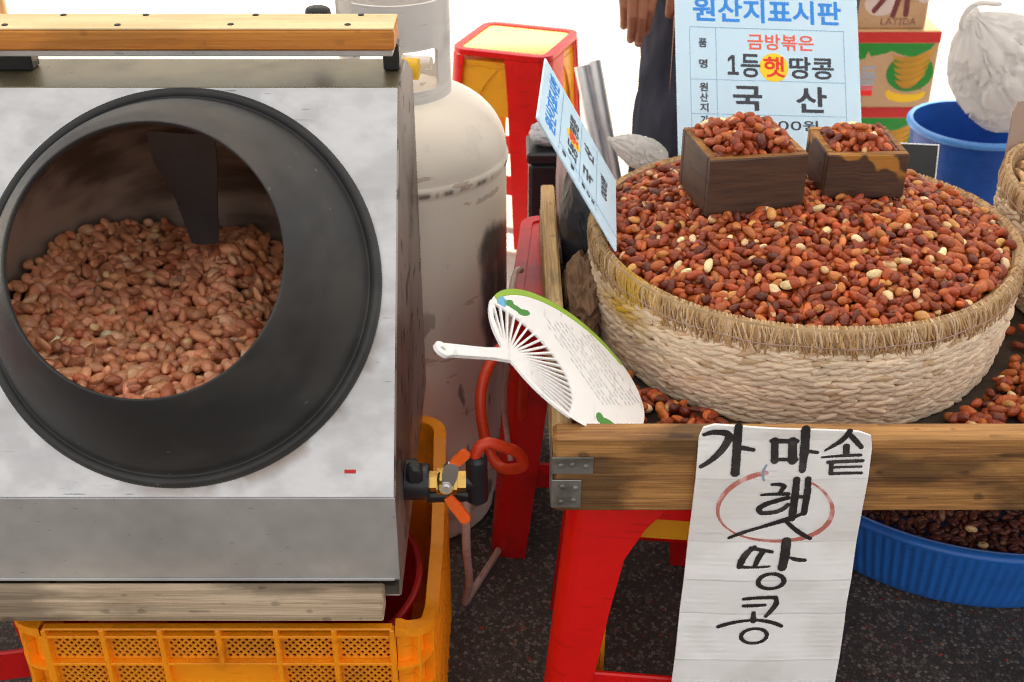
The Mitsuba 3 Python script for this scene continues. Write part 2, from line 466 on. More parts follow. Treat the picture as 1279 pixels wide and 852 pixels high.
# ---------------------------------------------------------------- roasting machine
XC, XL, XR = -0.3526, -0.5815, -0.124
A36 = math.radians(36)
NV, UV = np.array([0, -math.cos(A36), math.sin(A36)]), np.array([0, math.sin(A36), math.cos(A36)])
P0 = np.array([XC, 1.0, 0.473])
PC = P0 + UV * 0.2245
PANEL = frame(PC, [1, 0, 0], UV, NV)
rm = thing('roasting_machine', 'steel peanut roaster with big black drum mouth and wooden rail, standing on the yellow crate', 'roasting machine')
hw = (XR - XL) / 2
ppoly = Polygon([(-hw, -0.2235), (hw, -0.2235), (hw, 0.2155), (-hw, 0.2155)]).difference(Point(0, 0).buffer(0.204, 48))
add('front_panel', xf(extrude(ppoly, 0.0015), PANEL @ trimesh.transformations.translation_matrix([0, 0, -0.0015])), 'm_panel', rm)
add('lower_panel', rbox(XL, XR + 0.0015, 1.0005, 1.0025, 0.3600, 0.4725, 0.0008), 'm_steel', rm)
add('lower_lip', rbox(XL, XR - 0.004, 0.9985, 1.0002, 0.3598, 0.3635, 0.0006), 'm_steel', rm)
side = Polygon([(1.003, 0.336), (1.003, 0.473), (1.259, 0.8285), (1.360, 0.8285), (1.44, 0.79), (1.44, 0.336)])
for xs in (XR, XL - 0.002):
    sm = extrude(side, 0.002)
    add('side_panel', xf(sm, frame([xs, 0, 0], [0, 1, 0], [0, 0, 1], [1, 0, 0])), 'm_side', rm)
add('top_panel', rbox(XL, XR, 1.260, 1.360, 0.8275, 0.8295, 0.0006), 'm_topsteel', rm)
add('back_panel', rbox(XL, XR, 1.4405, 1.4425, 0.336, 0.79, 0.0006), 'm_side', rm)
add('base_panel', rbox(XL, XR, 1.004, 1.44, 0.3335, 0.3355, 0.0006), 'm_side', rm)
add('base_plank', rbox(XL - 0.02, -0.139, 0.968, 0.998, 0.3290, 0.3590, 0.002), 'm_basewood', rm)
# drum
SHEAR = np.eye(4)
SHEAR[1, 2] = 0.05           # its mouth sits a little high
prof = smooth_profile([(0.2140, -0.004), (0.2150, 0.005), (0.2105, 0.0125), (0.2050, 0.0115), (0.2020, 0.0085), (0.1990, 0.013), (0.1965, 0.022), (0.184, 0.050), (0.168, 0.080), (0.152, 0.108), (0.138, 0.128), (0.1350, 0.1310), (0.1335, 0.1290), (0.1335, 0.124)], 3)
dr_ = add('drum', xf(lathe(prof, 128), PANEL @ SHEAR), 'm_drum', rm, smooth=50)
inn = smooth_profile([(0.1338, 0.1235), (0.150, 0.100), (0.173, 0.058), (0.190, 0.02), (0.2, -0.02), (0.199, -0.10), (0.170, -0.185), (0.105, -0.235), (0.0, -0.242)], 3)
add('inner_wall', xf(lathe(inn, 96), PANEL @ SHEAR), 'm_inner', dr_, smooth=60)
# mixing blade: a curved steel fin from the mouth down to the back wall
LE = spline([(-0.0118, 0.1440, 0.09), (-0.0249, 0.1385, 0.04), (-0.0270, 0.1253, 0.0), (-0.0233, 0.1098, -0.04), (-0.0153, 0.0726, -0.08), (-0.013, 0.062, -0.090)], 26)
RE = spline([(0.0549, 0.1400, 0.09), (0.0455, 0.1258, 0.04), (0.0370, 0.1096, 0.0), (0.0276, 0.0918, -0.04), (0.0193, 0.0726, -0.08), (0.017, 0.062, -0.090)], 26)
V, F = [], []
for i in range(26):
    for q, o in ((LE[i], 0.0), (0.5 * (LE[i] + RE[i]), 0.007), (RE[i], 0.0)):
        for dz in (0.0013, -0.0013):
            V.append(q + np.array([0, -0.45, 0.9]) * (o + dz))
for i in range(25):
    a, b = i * 6, (i + 1) * 6
    for p_, q in ((0, 2), (2, 4)):
        F += [[a + p_, a + q, b + q, b + p_], [a + p_ + 1, b + p_ + 1, b + q + 1, a + q + 1]]
    F += [[a, b, b + 1, a + 1], [a + 4, a + 5, b + 5, b + 4]]
add('mixing_blade', xf(M(V, F), PANEL), 'm_blade', dr_, smooth=35)
# wooden rail over the top, on a steel strip and two brackets
add('rail', rbox(XL - 0.06, XR - 0.0015, 1.262, 1.318, 0.8685, 0.8905, 0.002), 'm_railwood', rm)
add('rail_top', rbox(XL - 0.06, XR - 0.0015, 1.2622, 1.3182, 0.8907, 0.8930, 0.0008), 'm_palewood_lit', rm, label='pale unvarnished top face of the wooden rail, light from above painted into its colour')
add('rail_strip', rbox(XL - 0.055, XR - 0.004, 1.266, 1.315, 0.861, 0.8682, 0.001), 'm_steel', rm)
for x0, x1 in ((XL, XL + 0.045), (XR - 0.020, XR - 0.002)):
    add('rail_bracket', rbox(x0, x1, 1.314, 1.338, 0.8298, 0.8608, 0.002), 'm_blackplastic', rm)
for x, y in ((-0.54, 1.273), (-0.42, 1.273), (-0.30, 1.275), (-0.175, 1.274), (-0.49, 1.312), (-0.40, 1.312), (-0.28, 1.312), (-0.165, 1.312)):
    add('screw', xf(lathe(smooth_profile([(0.0035, 0), (0.0033, 0.0012), (0.0, 0.0018)], 2), 14), None, (x, y, 0.8931)), 'm_black', rm, smooth=60)
# dark rubber knob standing behind the rail
add('lid_knob', xf(lathe(smooth_profile([(0.010, 0.0), (0.0125, 0.03), (0.015, 0.036), (0.013, 0.0445), (0.0, 0.046)], 3), 28), None, (-0.216, 1.338, 0.851), s=(1, 0.7, 1)), 'm_black', rm, smooth=60)
# gas inlet: coupling, ball valve, orange levers, black regulator pipe
vx, vy, vz = -0.118, 1.10, 0.419
gv = add('gas_valve', cat_(tube([[-0.1215, vy, vz], [-0.098, vy, vz], [-0.094, vy, vz], [-0.0935, vy, vz]], [0.021, 0.021, 0.019, 0.012], 28), tube([[-0.119, vy - 0.006, vz + 0.022], [-0.119 + 0.012, vy - 0.006, vz + 0.022]], 0.012, 16),
         rbox(-0.118, -0.100, vy - 0.024, vy - 0.008, vz + 0.012, vz + 0.036, 0.004)), 'm_blackplastic', rm, smooth=40)
add('valve_body', cat_(tube([[-0.0935, vy, vz], [-0.086, vy, vz], [-0.0855, vy, vz], [-0.062, vy, vz], [-0.0615, vy, vz], [-0.052, vy, vz]], [0.012, 0.012, 0.0155, 0.0155, 0.012, 0.012], 6), tube([[-0.074, vy - 0.006, vz + 0.004], [-0.074, vy - 0.022, vz + 0.008]], 0.0085, 14),
         rbox(-0.084, -0.066, vy - 0.021, vy - 0.005, vz - 0.004, vz + 0.020, 0.003)), 'm_brass', gv, smooth=30)
add('valve_nut', cat_(tube([[-0.0735, vy - 0.021, vz + 0.009], [-0.0735, vy - 0.026, vz + 0.010]], [0.0075, 0.0075], 6), tube([[-0.0735, vy - 0.0255, vz + 0.010], [-0.0735, vy - 0.029, vz + 0.0105]], [0.004, 0.004], 12)), 'm_chrome', gv, smooth=30)


def lever(a, b, w=0.0075, t=0.0022):
    a, b = np.array(a, float), np.array(b, float)
    d = b - a
    d /= np.linalg.norm(d)
    s_ = np.cross(d, [0, 1, 0])
    s_ /= np.linalg.norm(s_)
    n_ = np.cross(s_, d)
    pts = []
    for o, ww in ((a, w * 0.75), (a + (b - a) * 0.35, w), (b - d * 0.004, w), (b, w * 0.6)):
        for q in (-1, 1):
            for k in (-1, 1):
                pts.append(o + s_ * ww * q + n_ * t * k)
    return hull(pts)


add('valve_handle', lever([-0.072, vy - 0.026, vz - 0.002], [-0.050, vy - 0.034, vz - 0.031], 0.0066), 'm_orange', gv, smooth=30)
add('valve_stem', lever([-0.072, vy - 0.022, vz + 0.012], [-0.066, vy - 0.020, vz + 0.040], 0.0085), 'm_chrome', gv, smooth=30)
add('valve_handle', lever([-0.067, vy - 0.019, vz + 0.036], [-0.049, vy - 0.016, vz + 0.053], 0.0064), 'm_orange', gv, smooth=30)
add('regulator', cat_(tube([[-0.040, vy + 0.002, vz - 0.03], [-0.040, vy + 0.002, vz - 0.026], [-0.040, vy + 0.002, vz + 0.03], [-0.040, vy + 0.002, vz + 0.034]], [0.008, 0.0125, 0.0125, 0.008], 24),
    tube([[-0.052, vy, vz], [-0.040, vy, vz]], 0.010, 14), tube([[-0.098, vy + 0.002, vz - 0.021], [-0.05, vy + 0.002, vz - 0.019]], 0.009, 14)), 'm_blackplastic', gv, smooth=40)
add('sticker', xf(rbox(-0.006, 0.006, -0.002, 0.002, 0, 0.0004, 0.0001), PANEL @ trimesh.transformations.translation_matrix([0.183, -0.197, 0.0004])), 'm_p_boxred', rm, label='small red mark near the lower right corner of the panel')

# ---------------------------------------------------------------- hoses
add('gas_hose', tube(spline([(-0.041, 1.102, 0.440), (-0.040, 1.103, 0.458), (-0.031, 1.106, 0.468), (-0.0155, 1.11, 0.462), (0.000, 1.12, 0.449), (0.013, 1.145, 0.415), (0.006, 1.172, 0.384), (-0.016, 1.188, 0.376), (-0.029, 1.20, 0.394), (-0.037, 1.21, 0.430), (-0.037, 1.225, 0.464), (-0.027, 1.25, 0.484), (-0.009, 1.30, 0.482), (0.010, 1.36, 0.44), (0.015, 1.45, 0.30), (0.012, 1.62, 0.10), (-0.02, 1.80, 0.02)], 120), 0.0068, 14),
    'm_hose', smooth=True, label='orange red gas hose looping from the brass valve up behind the white hand fan', cat='hose')
add('pale_hose', tube(spline([(-0.054, 1.115, 0.400), (-0.056, 1.15, 0.33), (-0.059, 1.22, 0.20), (-0.064, 1.30, 0.07), (-0.068, 1.345, 0.012), (-0.057, 1.38, 0.006), (-0.036, 1.43, 0.006), (-0.0145, 1.485, 0.006), (0.01, 1.56, 0.006), (0.02, 1.70, 0.006)], 120), 0.0055, 10),
    'm_palehose', smooth=True, label='thin pale pink hose hanging below the brass valve down to the asphalt', cat='hose')
add('utility_cord', tube(spline([(0.012, 1.43, 0.52), (0.004, 1.40, 0.53), (-0.001, 1.37, 0.515), (-0.003, 1.35, 0.48), (-0.006, 1.36, 0.42), (-0.002, 1.44, 0.2)], 50), 0.0042, 8),
    'm_palehose', smooth=True, label='thin beige cord hanging between the gas cylinder and the dark red stool', cat='cord')

# ---------------------------------------------------------------- gas cylinder
CX, CY, CR = -0.160, 1.615, 0.152
gc = thing('gas_cylinder', 'cream steel gas cylinder with cut-out collar and rust stains, behind the roaster', 'gas cylinder')
body = smooth_profile([(0.125, 0.035), (0.143, 0.05), (CR, 0.085), (CR, 0.18), (CR, 0.605)], 3).tolist() + [(CR + 0.0022, 0.608), (CR + 0.0028, 0.616), (CR + 0.0005, 0.619)]
dome = [(CR * math.cos(t) ** 0.75, 0.622 + 0.094 * math.sin(t)) for t in np.linspace(0, 1.35, 18)] + [(0.0, 0.718)]
add('body', xf(lathe(body + dome, 96), None, (CX, CY, 0)), 'm_cyl', gc, smooth=50)
fr = smooth_profile([(0.118, 0.045), (0.122, 0.01), (0.126, 0.0), (0.129, 0.002), (0.128, 0.05)], 2)
add('foot_ring', xf(lathe(fr, 64), None, (CX, CY, 0.0005)), 'm_cyl', gc, smooth=50)


def curved(poly, r, t, n=3):
    """Bend a flat outline (arc length, height) of thickness t round a vertical cylinder of radius r."""
    me = extrude(poly, t)
    me = me.subdivide_to_size(0.012)
    v = me.vertices
    a = v[:, 0] / r
    rr = r + v[:, 2]
    return M(np.stack([rr * np.cos(a), rr * np.sin(a), v[:, 1]], 1), me.faces)


KR = 0.072
L = 2 * math.pi * KR
col = sbox(0, 0, L * 0.995, 0.146)
for a0 in (0.27, 0.755):       # two wide hand holes
    w = L * 0.26
    hole = sbox(a0 * L - w / 2, 0.030, a0 * L + w / 2, 0.085).buffer(-0.008).buffer(0.008)
    col = col.difference(hole)
col = col.difference(sbox(L * 0.02, 0.095, L * 0.14, 0.2))
add('collar', xf(curved(col, KR, 0.004), None, (CX, CY, 0.696), rz=math.radians(180)), 'm_collar', gc, smooth=35)
vv = add('valve', cat_(xf(lathe(smooth_profile([(0.016, 0), (0.016, 0.02), (0.010, 0.024), (0.010, 0.04), (0.013, 0.045), (0.013, 0.06), (0.0, 0.061)], 2), 24), None, (CX, CY, 0.715)), tube([[CX, CY, 0.748], [CX + 0.05, CY - 0.01, 0.748]], 0.009, 14)), 'm_white', gc, smooth=40)
add('valve_knob', tube([[CX + 0.012, CY - 0.034, 0.748], [CX + 0.013, CY - 0.034, 0.748], [CX + 0.034, CY - 0.037, 0.748], [CX + 0.035, CY - 0.037, 0.748]], [0.002, 0.0145, 0.0145, 0.008], 18), 'm_knob', vv, smooth=30, label='yellow valve knob seen through the collar')

# ---------------------------------------------------------------- plastic crate under the roaster
cr = thing('plastic_crate', 'orange yellow plastic crate with perforated panels, under the roaster', 'crate')
KX0, KX1, KY0, KY1, KZ = -0.566, -0.088, 0.985, 1.365, 0.331
RC = 0.042


def crate_edge(off, n=10):
    pts = []
    for cx, cy, a in ((KX1 - RC, KY0 + RC, -90), (KX1 - RC, KY1 - RC, 0), (KX0 + RC, KY1 - RC, 90), (KX0 + RC, KY0 + RC, 180)):
        for t in np.linspace(0, 90, n):
            r = RC + off
            pts.append((cx + r * math.cos(math.radians(a + t)), cy + r * math.sin(math.radians(a + t))))
    return Polygon(pts)


def crate_wall(name, x_of, length, parent, cols, rows, hole_rows, plain, dip=None):
    """A flat wall in (s, z): ribs, perforated panels. x_of maps (s, depth, z) to world."""
    pass


def to_front(me):   # (s, z, depth) -> the front wall, outside at y = KY0
    v = me.vertices
    return M(np.stack([v[:, 0], KY0 + v[:, 2], v[:, 1]], 1), me.faces[:, ::-1])


def to_right(me):   # (s = y, z, depth) -> right wall
    v = me.vertices
    return M(np.stack([KX1 - v[:, 2], v[:, 0], v[:, 1]], 1), me.faces[:, ::-1])


def perforated(x0, x1, z0, z1, step=0.0084, hole=0.0028):
    p = sbox(x0, z0, x1, z1)
    hs = []
    r_ = 0
    z = z0 + 0.006
    while z < z1 - 0.004:
        x = x0 + 0.006 + (step / 2 if r_ % 2 else 0)
        while x < x1 - 0.004:
            hs.append(Polygon([(x - hole, z), (x, z - hole), (x + hole, z), (x, z + hole)]))
            x += step
        z += step * 0.56
        r_ += 1
    return p.difference(union_all(hs))


fx = np.linspace(-0.521, -0.1335, 7)
zr = [0.012, 0.075, 0.135, 0.195, 0.2465, 0.288, 0.3]
for i in range(6):
    for j in range(len(zr) - 2):
        a, b, z0, z1 = fx[i] + 0.0035, fx[i + 1] - 0.0035, zr[j] + 0.0015, zr[j + 1] - 0.0015
        plain = (i in (2, 3)) and j in (1, 2, 3)
        poly = sbox(a - 0.0035, z0 - 0.0015, b + 0.0035, z1 + 0.0015) if plain else perforated(a - 0.002, b + 0.002, z0 - 0.0015, z1 + 0.0015)
        me = extrude(poly, 0.002)
        me.vertices[:, 2] += 0.0105
        add('front_panel', to_front(me), 'm_cratepanel' if not plain else 'm_crate', cr)
for i, x in enumerate(fx):
    for (a, b) in (((0.004, 0.299),) if i in (0, 1, 2, 4, 5, 6) else ((0.004, 0.075), (0.2465, 0.299))):
        add('rib', to_front(xf(rbox(x - 0.003, x + 0.003, a, b, 0.0005, 0.0105, 0.001))), 'm_crate', cr)
for z in zr[1:]:
    add('rib', to_front(xf(rbox(fx[0], fx[-1], z - 0.0018, z + 0.0018, 0.0015, 0.0104, 0.0006))), 'm_crate', cr)
# rounded corners and the other walls: a shell with ribs, its right wall dipping in the middle for the hand
ring = crate_edge(-0.0125, 8)
inner = crate_edge(-0.009, 8)
rp = np.array(ring.exterior.coords)[:-1]
shell_v, shell_f = [], []


def top_at(p):
    x, y = p
    if x > KX1 - 0.03:                      # right wall: dip for the hand
        t = abs((y - 1.14) / 0.17)
        return KZ - 0.083 * max(0.0, 1 - max(0.0, t - 0.35) / 0.65) ** 0.7 if t < 1 else KZ
    if y < KY0 + 0.03:
        return 0.302
    return KZ


dense = []
for i in range(len(rp)):
    a, b = rp[i], rp[(i + 1) % len(rp)]
    n = max(1, int(np.linalg.norm(b - a) / 0.012))
    dense += [a + (b - a) * k / n for k in range(n)]
dense = np.array(dense)
tops = np.array([top_at(p) for p in dense])
keep = ~((dense[:, 1] < KY0 + 0.0135) & (dense[:, 0] > fx[0]) & (dense[:, 0] < fx[-1]))
cen = np.array([(KX0 + KX1) / 2, (KY0 + KY1) / 2])
nrm = []
n = len(dense)
for i in range(n):
    t = dense[(i + 1) % n] - dense[i - 1]
    t /= np.linalg.norm(t)
    nrm.append([t[1], -t[0]])
nrm = np.array(nrm)
for i in range(n):
    o, q = dense[i], dense[i] - nrm[i] * 0.0022
    shell_v += [[*o, 0.004], [*o, tops[i]], [*q, 0.004], [*q, tops[i]]]
for i in range(n):
    j = (i + 1) % n
    if not (keep[i] and keep[j]):
        continue
    a, b = 4 * i, 4 * j
    shell_f += [[a, b, b + 1, a + 1], [a + 3, b + 3, b + 2, a + 2], [a + 1, b + 1, b + 3, a + 3]]
add('side_wall', M(shell_v, shell_f), 'm_crate', cr, smooth=40)
# thick rim along the top of corners, sides and back
rv, rf = [], []
lastk = None
for i in range(n + 1):
    k = i % n
    o, q = dense[k] + nrm[k] * 0.0125, dense[k] - nrm[k] * 0.0035
    z = tops[k]
    rv += [[*o, z - 0.011], [*o, z + 0.001], [*q, z + 0.001], [*q, z - 0.011]]
for i in range(n):
    if not (keep[i] and keep[(i + 1) % n]):
        continue
    a, b = 4 * i, 4 * (i + 1)
    for p_ in range(4):
        q = (p_ + 1) % 4
        rf.append([a + p_, b + p_, b + q, a + q])
add('rim', M(rv, rf), 'm_crate', cr, smooth=35)
add('rim', rbox(fx[0], fx[-1], KY0, KY0 + 0.0095, 0.2995, 0.3025, 0.001), 'm_crate', cr)
# ribs round the corners and along the right wall
acc = 0.0
prev = dense[0]
for i in range(n):
    acc += np.linalg.norm(dense[i] - prev)
    prev = dense[i]
    if not keep[i] or acc < 0.0165:
        continue
    if not (dense[i, 0] > KX1 - RC - 0.002 or dense[i, 0] < KX0 + RC + 0.002):
        continue
    acc = 0.0
    o = dense[i] + nrm[i] * 0.006
    t = np.array([-nrm[i][1], nrm[i][0]])
    add('rib', xf(rbox(-0.0019, 0.0019, -0.006, 0.006, 0.004, tops[i] - 0.0115, 0.0006), None, (o[0], o[1], 0), rz=math.atan2(t[1], t[0])), 'm_crate', cr)
for zz in (0.075, 0.135, 0.195, 0.240):
    hv, hf = [], []
    for i in range(n + 1):
        k = i % n
        o, q = dense[k] + nrm[k] * 0.0115, dense[k] - nrm[k] * 0.0
        hv += [[*q, zz - 0.002], [*o, zz - 0.002], [*o, zz + 0.002], [*q, zz + 0.002]]
    for i in range(n):
        if not (keep[i] and keep[(i + 1) % n]) or max(tops[i], 0) < zz + 0.01:
            continue
        a, b = 4 * i, 4 * (i + 1)
        for p_ in range(3):
            hf.append([a + p_, b + p_, b + p_ + 1, a + p_ + 1])
    add('rib', M(hv, hf), 'm_crate', cr, smooth=30)
add('bottom', extrude(crate_edge(-0.012), 0.003), 'm_crate', cr)
# something dark red stored inside the crate
add('red_basin', xf(lathe(smooth_profile([(0.0, 0.006), (0.12, 0.006), (0.135, 0.02), (0.155, 0.20), (0.166, 0.204), (0.166, 0.21), (0.152, 0.209), (0.13, 0.03), (0.0, 0.014)], 2), 56), None, (-0.28, 1.18, 0.003)), 'm_red_dark', smooth=40,
    label='dark red plastic basin inside the orange yellow crate', cat='basin')

# ---------------------------------------------------------------- stools
def leg_mesh(top, base, h, ztop, w_top, w_base, th=0.004, z0=0.0, flare=0.055):
    """One splayed corner leg: a rounded L in plan that tapers downwards (corner at +x +y)."""
    zs = [0, 0.06, 0.15, 0.25, 0.32, 0.36, 0.385, 0.405]
    zs = [z * ztop / 0.405 for z in zs]
    V, F = [], []
    for z in zs:
        t = z / ztop
        c = base + (top - base) * t
        w = w_base + (w_top - w_base) * t + flare * max(0, (t - 0.72) / 0.28) ** 2.2
        r = 0.03
        out = [(c - w, c)] + [(c - r + r * math.sin(a), c - r + r * math.cos(a)) for a in np.linspace(0, math.pi / 2, 6)] + [(c, c - w)]
        ri = r - th
        inn_ = [(c - th, c - w)] + [(c - r + ri * math.sin(a), c - r + ri * math.cos(a)) for a in np.linspace(math.pi / 2, 0, 6)] + [(c - w, c - th)]
        V += [[x, y, z0 + z] for x, y in out + inn_]
    m = 16
    for i in range(len(zs) - 1):
        for j in range(m):
            k = (j + 1) % m
            F.append([i * m + j, (i + 1) * m + j, (i + 1) * m + k, i * m + k])
    F = np.array(F)
    f3 = np.vstack([F[:, [0, 1, 2]], F[:, [0, 2, 3]]])
    caps = []
    for base_i, flip in ((0, False), ((len(zs) - 1) * m, True)):
        for j in range(7):
            q = [base_i + j, base_i + j + 1, base_i + 14 - j, base_i + 15 - j]
            q = q[::-1] if flip else q
            caps += [[q[0], q[1], q[2]], [q[0], q[2], q[3]]]
    return trimesh.Trimesh(np.array(V), np.vstack([f3, caps]), process=False)


def stool(name, loc, rz, bsdf, label, brace=True, top=0.138, base=0.170, height=0.45, group=None, topmat=None, wt=0.075, wb=0.056, skirt_h=0.04, flare=0.055, front_leg=None):
    k = thing(name, label, 'stool', group)
    A = trimesh.transformations.translation_matrix(loc) @ trimesh.transformations.rotation_matrix(rz, [0, 0, 1])
    zt = height - 0.03
    r_out = sbox(-top, -top, top, top).buffer(-0.03).buffer(0.03)
    seat = cat_(extrude(r_out.buffer(0.002).difference(r_out.buffer(-0.016)), 0.012), xf(extrude(r_out.buffer(-0.014), 0.006), None, (0, 0, 0.003)))
    if topmat is None:
        add('seat', xf(seat, A, (0, 0, 0)) if False else xf(xf(seat, None, (0, 0, height - 0.012)), A), bsdf, k, smooth=30)
    else:
        add('seat', xf(xf(extrude(r_out.buffer(0.002).difference(r_out.buffer(-0.016)), 0.012), None, (0, 0, height - 0.012)), A), bsdf, k, smooth=30)
        add('seat_panel', xf(xf(extrude(r_out.buffer(-0.0165), 0.006), None, (0, 0, height - 0.010)), A), topmat, k, smooth=30)
    skirt = r_out.difference(r_out.buffer(-0.005))
    if skirt_h:
        add('skirt', xf(xf(extrude(skirt, skirt_h), None, (0, 0, height - 0.0125 - skirt_h)), A), bsdf, k, smooth=30)
    lm = leg_mesh(top + 0.003, base, height, height - 0.0135, wt, wb, flare=flare)
    for q in range(4):
        if q == 3 and front_leg:
            lm = leg_mesh(top + 0.003, base, height, height - 0.0135, *front_leg, flare=flare)
        add('leg', xf(lm, A @ trimesh.transformations.rotation_matrix(q * math.pi / 2, [0, 0, 1])), bsdf, k, smooth=35)
    if brace:
        zb = 0.150
        c = base + (top - base) * zb / height - 0.004
        bp = LineString([(-c + 0.03, 0), (c - 0.03, 0)])
        for q in range(4):
            bm = rbox(-c + 0.035, c - 0.035, c - 0.010, c - 0.003, zb - 0.024, zb + 0.022, 0.002)
            add('brace', xf(bm, A @ trimesh.transformations.rotation_matrix(q * math.pi / 2, [0, 0, 1])), bsdf, k, smooth=30)
    return k


R_ = math.radians
stool('red_stool', (0.220, 1.195, -0.003), R_(-6), 'm_red', 'bright red plastic stool under the front left corner of the wooden tray', base=0.178, wb=0.048)
stool('yellow_stool', (0.218, 1.197, -0.003), R_(-6), 'm_yellow', 'yellow plastic stool nested under the bright red stool beside the lettered board', brace=False, top=0.118, base=0.122, height=0.425, wt=0.030, wb=0.022, skirt_h=0.06)
stool('red_stool', (0.146, 1.62, -0.003), R_(-4), 'm_red_dark', 'dark red plastic stool holding up the back of the tray, beside the gas cylinder')
stool('red_stool', (0.010, 2.645, 0.028), R_(-20), 'm_red', 'red plastic stool, its yellow seat painted pale for sun glare, far behind the gas cylinder', topmat='m_seat_sunlit', skirt_h=0, wt=0.03, wb=0.028, top=0.112, base=0.138, flare=0.004, front_leg=(0.098, 0.094))
stool('yellow_stool', (0.010, 2.645, 0.002), R_(-20), 'm_yellow', 'yellow plastic stool nested under the far red stool', brace=False, top=0.104, base=0.124, height=0.452, wt=0.05, wb=0.045, skirt_h=0.11)
stool('red_stool', (1.22, 1.20, -0.003), R_(3), 'm_red', 'red plastic stool under the far right end of the wooden tray')
stool('red_stool', (1.22, 1.62, -0.003), R_(3), 'm_red', 'red plastic stool under the back right corner of the wooden tray')
stool('red_stool', (-0.72, 1.22, -0.003), R_(10), 'm_red_dark', 'dark red plastic stool left of the orange yellow crate')

# ---------------------------------------------------------------- wooden tray on the stools
TX0, TX1, TY0, TY1, TZ0, TZ1 = 0.0425, 1.39, 1.008, 1.70, 0.4475, 0.545
ty = thing('wooden_tray', 'long worn wooden tray of planks on red stools, holding the baskets', 'tray')
add('front_board', rbox(TX0, TX1, TY0, TY0 + 0.028, TZ0, TZ1, 0.004), 'm_traywood', ty)
add('back_board', rbox(TX0, TX1, TY1 - 0.028, TY1, TZ0, TZ1 - 0.05, 0.004), 'm_traywood', ty)
for x in (TX0 + 0.0005, TX1 - 0.0205):
    add('side_board', rbox(x, x + 0.02, TY0 + 0.0285, TY1 - 0.0285, TZ0 + 0.0005, TZ1 - 0.003, 0.003), 'm_sidewood', ty)
fy = np.linspace(TY0 + 0.03, TY1 - 0.03, 7)
for i in range(6):
    add('floor_board', rbox(TX0 + 0.021, TX1 - 0.021, fy[i] + 0.001, fy[i + 1] - 0.001, TZ0 + 0.001, TZ0 + 0.013, 0.002), 'm_traydark', ty)
bk = add('corner_bracket', cat_(rbox(TX0 - 0.0015, TX0 + 0.030, TY0 - 0.0022, TY0 - 0.0002, TZ0 + 0.008, TZ0 + 0.044, 0.0006), rbox(TX0 - 0.0015, TX0 + 0.042, TY0 - 0.0024, TY0 - 0.0003, TZ0 + 0.052, TZ0 + 0.073, 0.0006),
     rbox(TX0 - 0.0021, TX0 - 0.0002, TY0 - 0.001, TY0 + 0.04, TZ0 + 0.012, TZ0 + 0.07, 0.0006)), 'm_bracket', ty)
for x, z in ((0.009, 0.016), (0.022, 0.018), (0.010, 0.036), (0.024, 0.034), (0.008, 0.063), (0.020, 0.064), (0.034, 0.062)):
    add('bolt', xf(lathe(smooth_profile([(0.0032, 0), (0.003, 0.0013), (0, 0.0018)], 2), 12), frame([TX0 + x, TY0 - 0.0024, TZ0 + z], [1, 0, 0], [0, 0, 1], [0, -1, 0])), 'm_bracket', bk, smooth=60)
# ---------------------------------------------------------------- peanuts
def nut_base(kind, sub=2):
    s = trimesh.creation.icosphere(subdivisions=sub)
    v = s.vertices.copy()
    x = v[:, 0]
    prof_ = 1 + 0.08 * x - 0.05 * np.exp(-(x - 0.05) ** 2 / 0.08)
    r2 = np.random.default_rng(kind)
    a, b, c = [(1.0, 0.66, 0.63), (1.12, 0.64, 0.60), (0.88, 0.71, 0.69), (1.0, 0.66, 0.42)][kind % 4]
    v = np.stack([v[:, 0] * a, v[:, 1] * b * prof_, v[:, 2] * c * prof_], 1)
    v[:, 2] += 0.10 * x * x
    v[:, 0] += 0.16 * np.exp(-((x - 1) ** 2) / 0.06)            # the little germ tip
    v += (meshkit.noise(v * 2.3 + 10 * kind, kind)[:, None] - 0.5) * 0.15 * v
    return v, np.array(s.faces)


def quats(n, up, r, tilt):
    """Rotations whose x axis lies roughly in the plane normal to 'up'."""
    d = r.normal(size=(n, 3))
    d -= (d * up).sum(1, keepdims=True) * up
    d /= np.linalg.norm(d, axis=1, keepdims=True)
    d += up * r.normal(size=(n, 1)) * tilt
    d /= np.linalg.norm(d, axis=1, keepdims=True)
    e = r.normal(size=(n, 3))
    y = np.cross(d, e)
    y /= np.linalg.norm(y, axis=1, keepdims=True)
    z = np.cross(d, y)
    return np.stack([d, y, z], 2)


def nuts_mesh(pos, rot, size, col, kinds, sub):
    Vs, Fs, Cs, off = [], [], [], 0
    for k in np.unique(kinds):
        v, f = nut_base(int(k), sub)
        ii = np.nonzero(kinds == k)[0]
        V = np.einsum('nij,vj->nvi', rot[ii], v) * size[ii][:, None, None] + pos[ii][:, None, :]
        shade = 0.82 + 0.36 * meshkit.noise(V * 160 + 3, 2)[..., None]
        C = col[ii][:, None, :] * shade
        lum = col[ii].max(1)
        peel = (np.modf(pos[ii].sum(1) * 7919.3)[0] % 1.0 < 0.07) & (lum < 0.5) & (lum > 0.12)
        bare = np.clip((meshkit.noise(V * 95 + 11, 5) - 0.56) * 14, 0, 1)[..., None] * peel[:, None, None]
        C = np.clip(C * (1 - bare) + np.array([0.72, 0.47, 0.22]) * bare, 0, 1)
        F = f[None] + (np.arange(len(ii)) * len(v))[:, None, None] + off
        Vs.append(V.reshape(-1, 3))
        Cs.append(C.reshape(-1, 3))
        Fs.append(F.reshape(-1, 3))
        off += len(ii) * len(v)
    return M(np.vstack(Vs), np.vstack(Fs)), np.vstack(Cs)


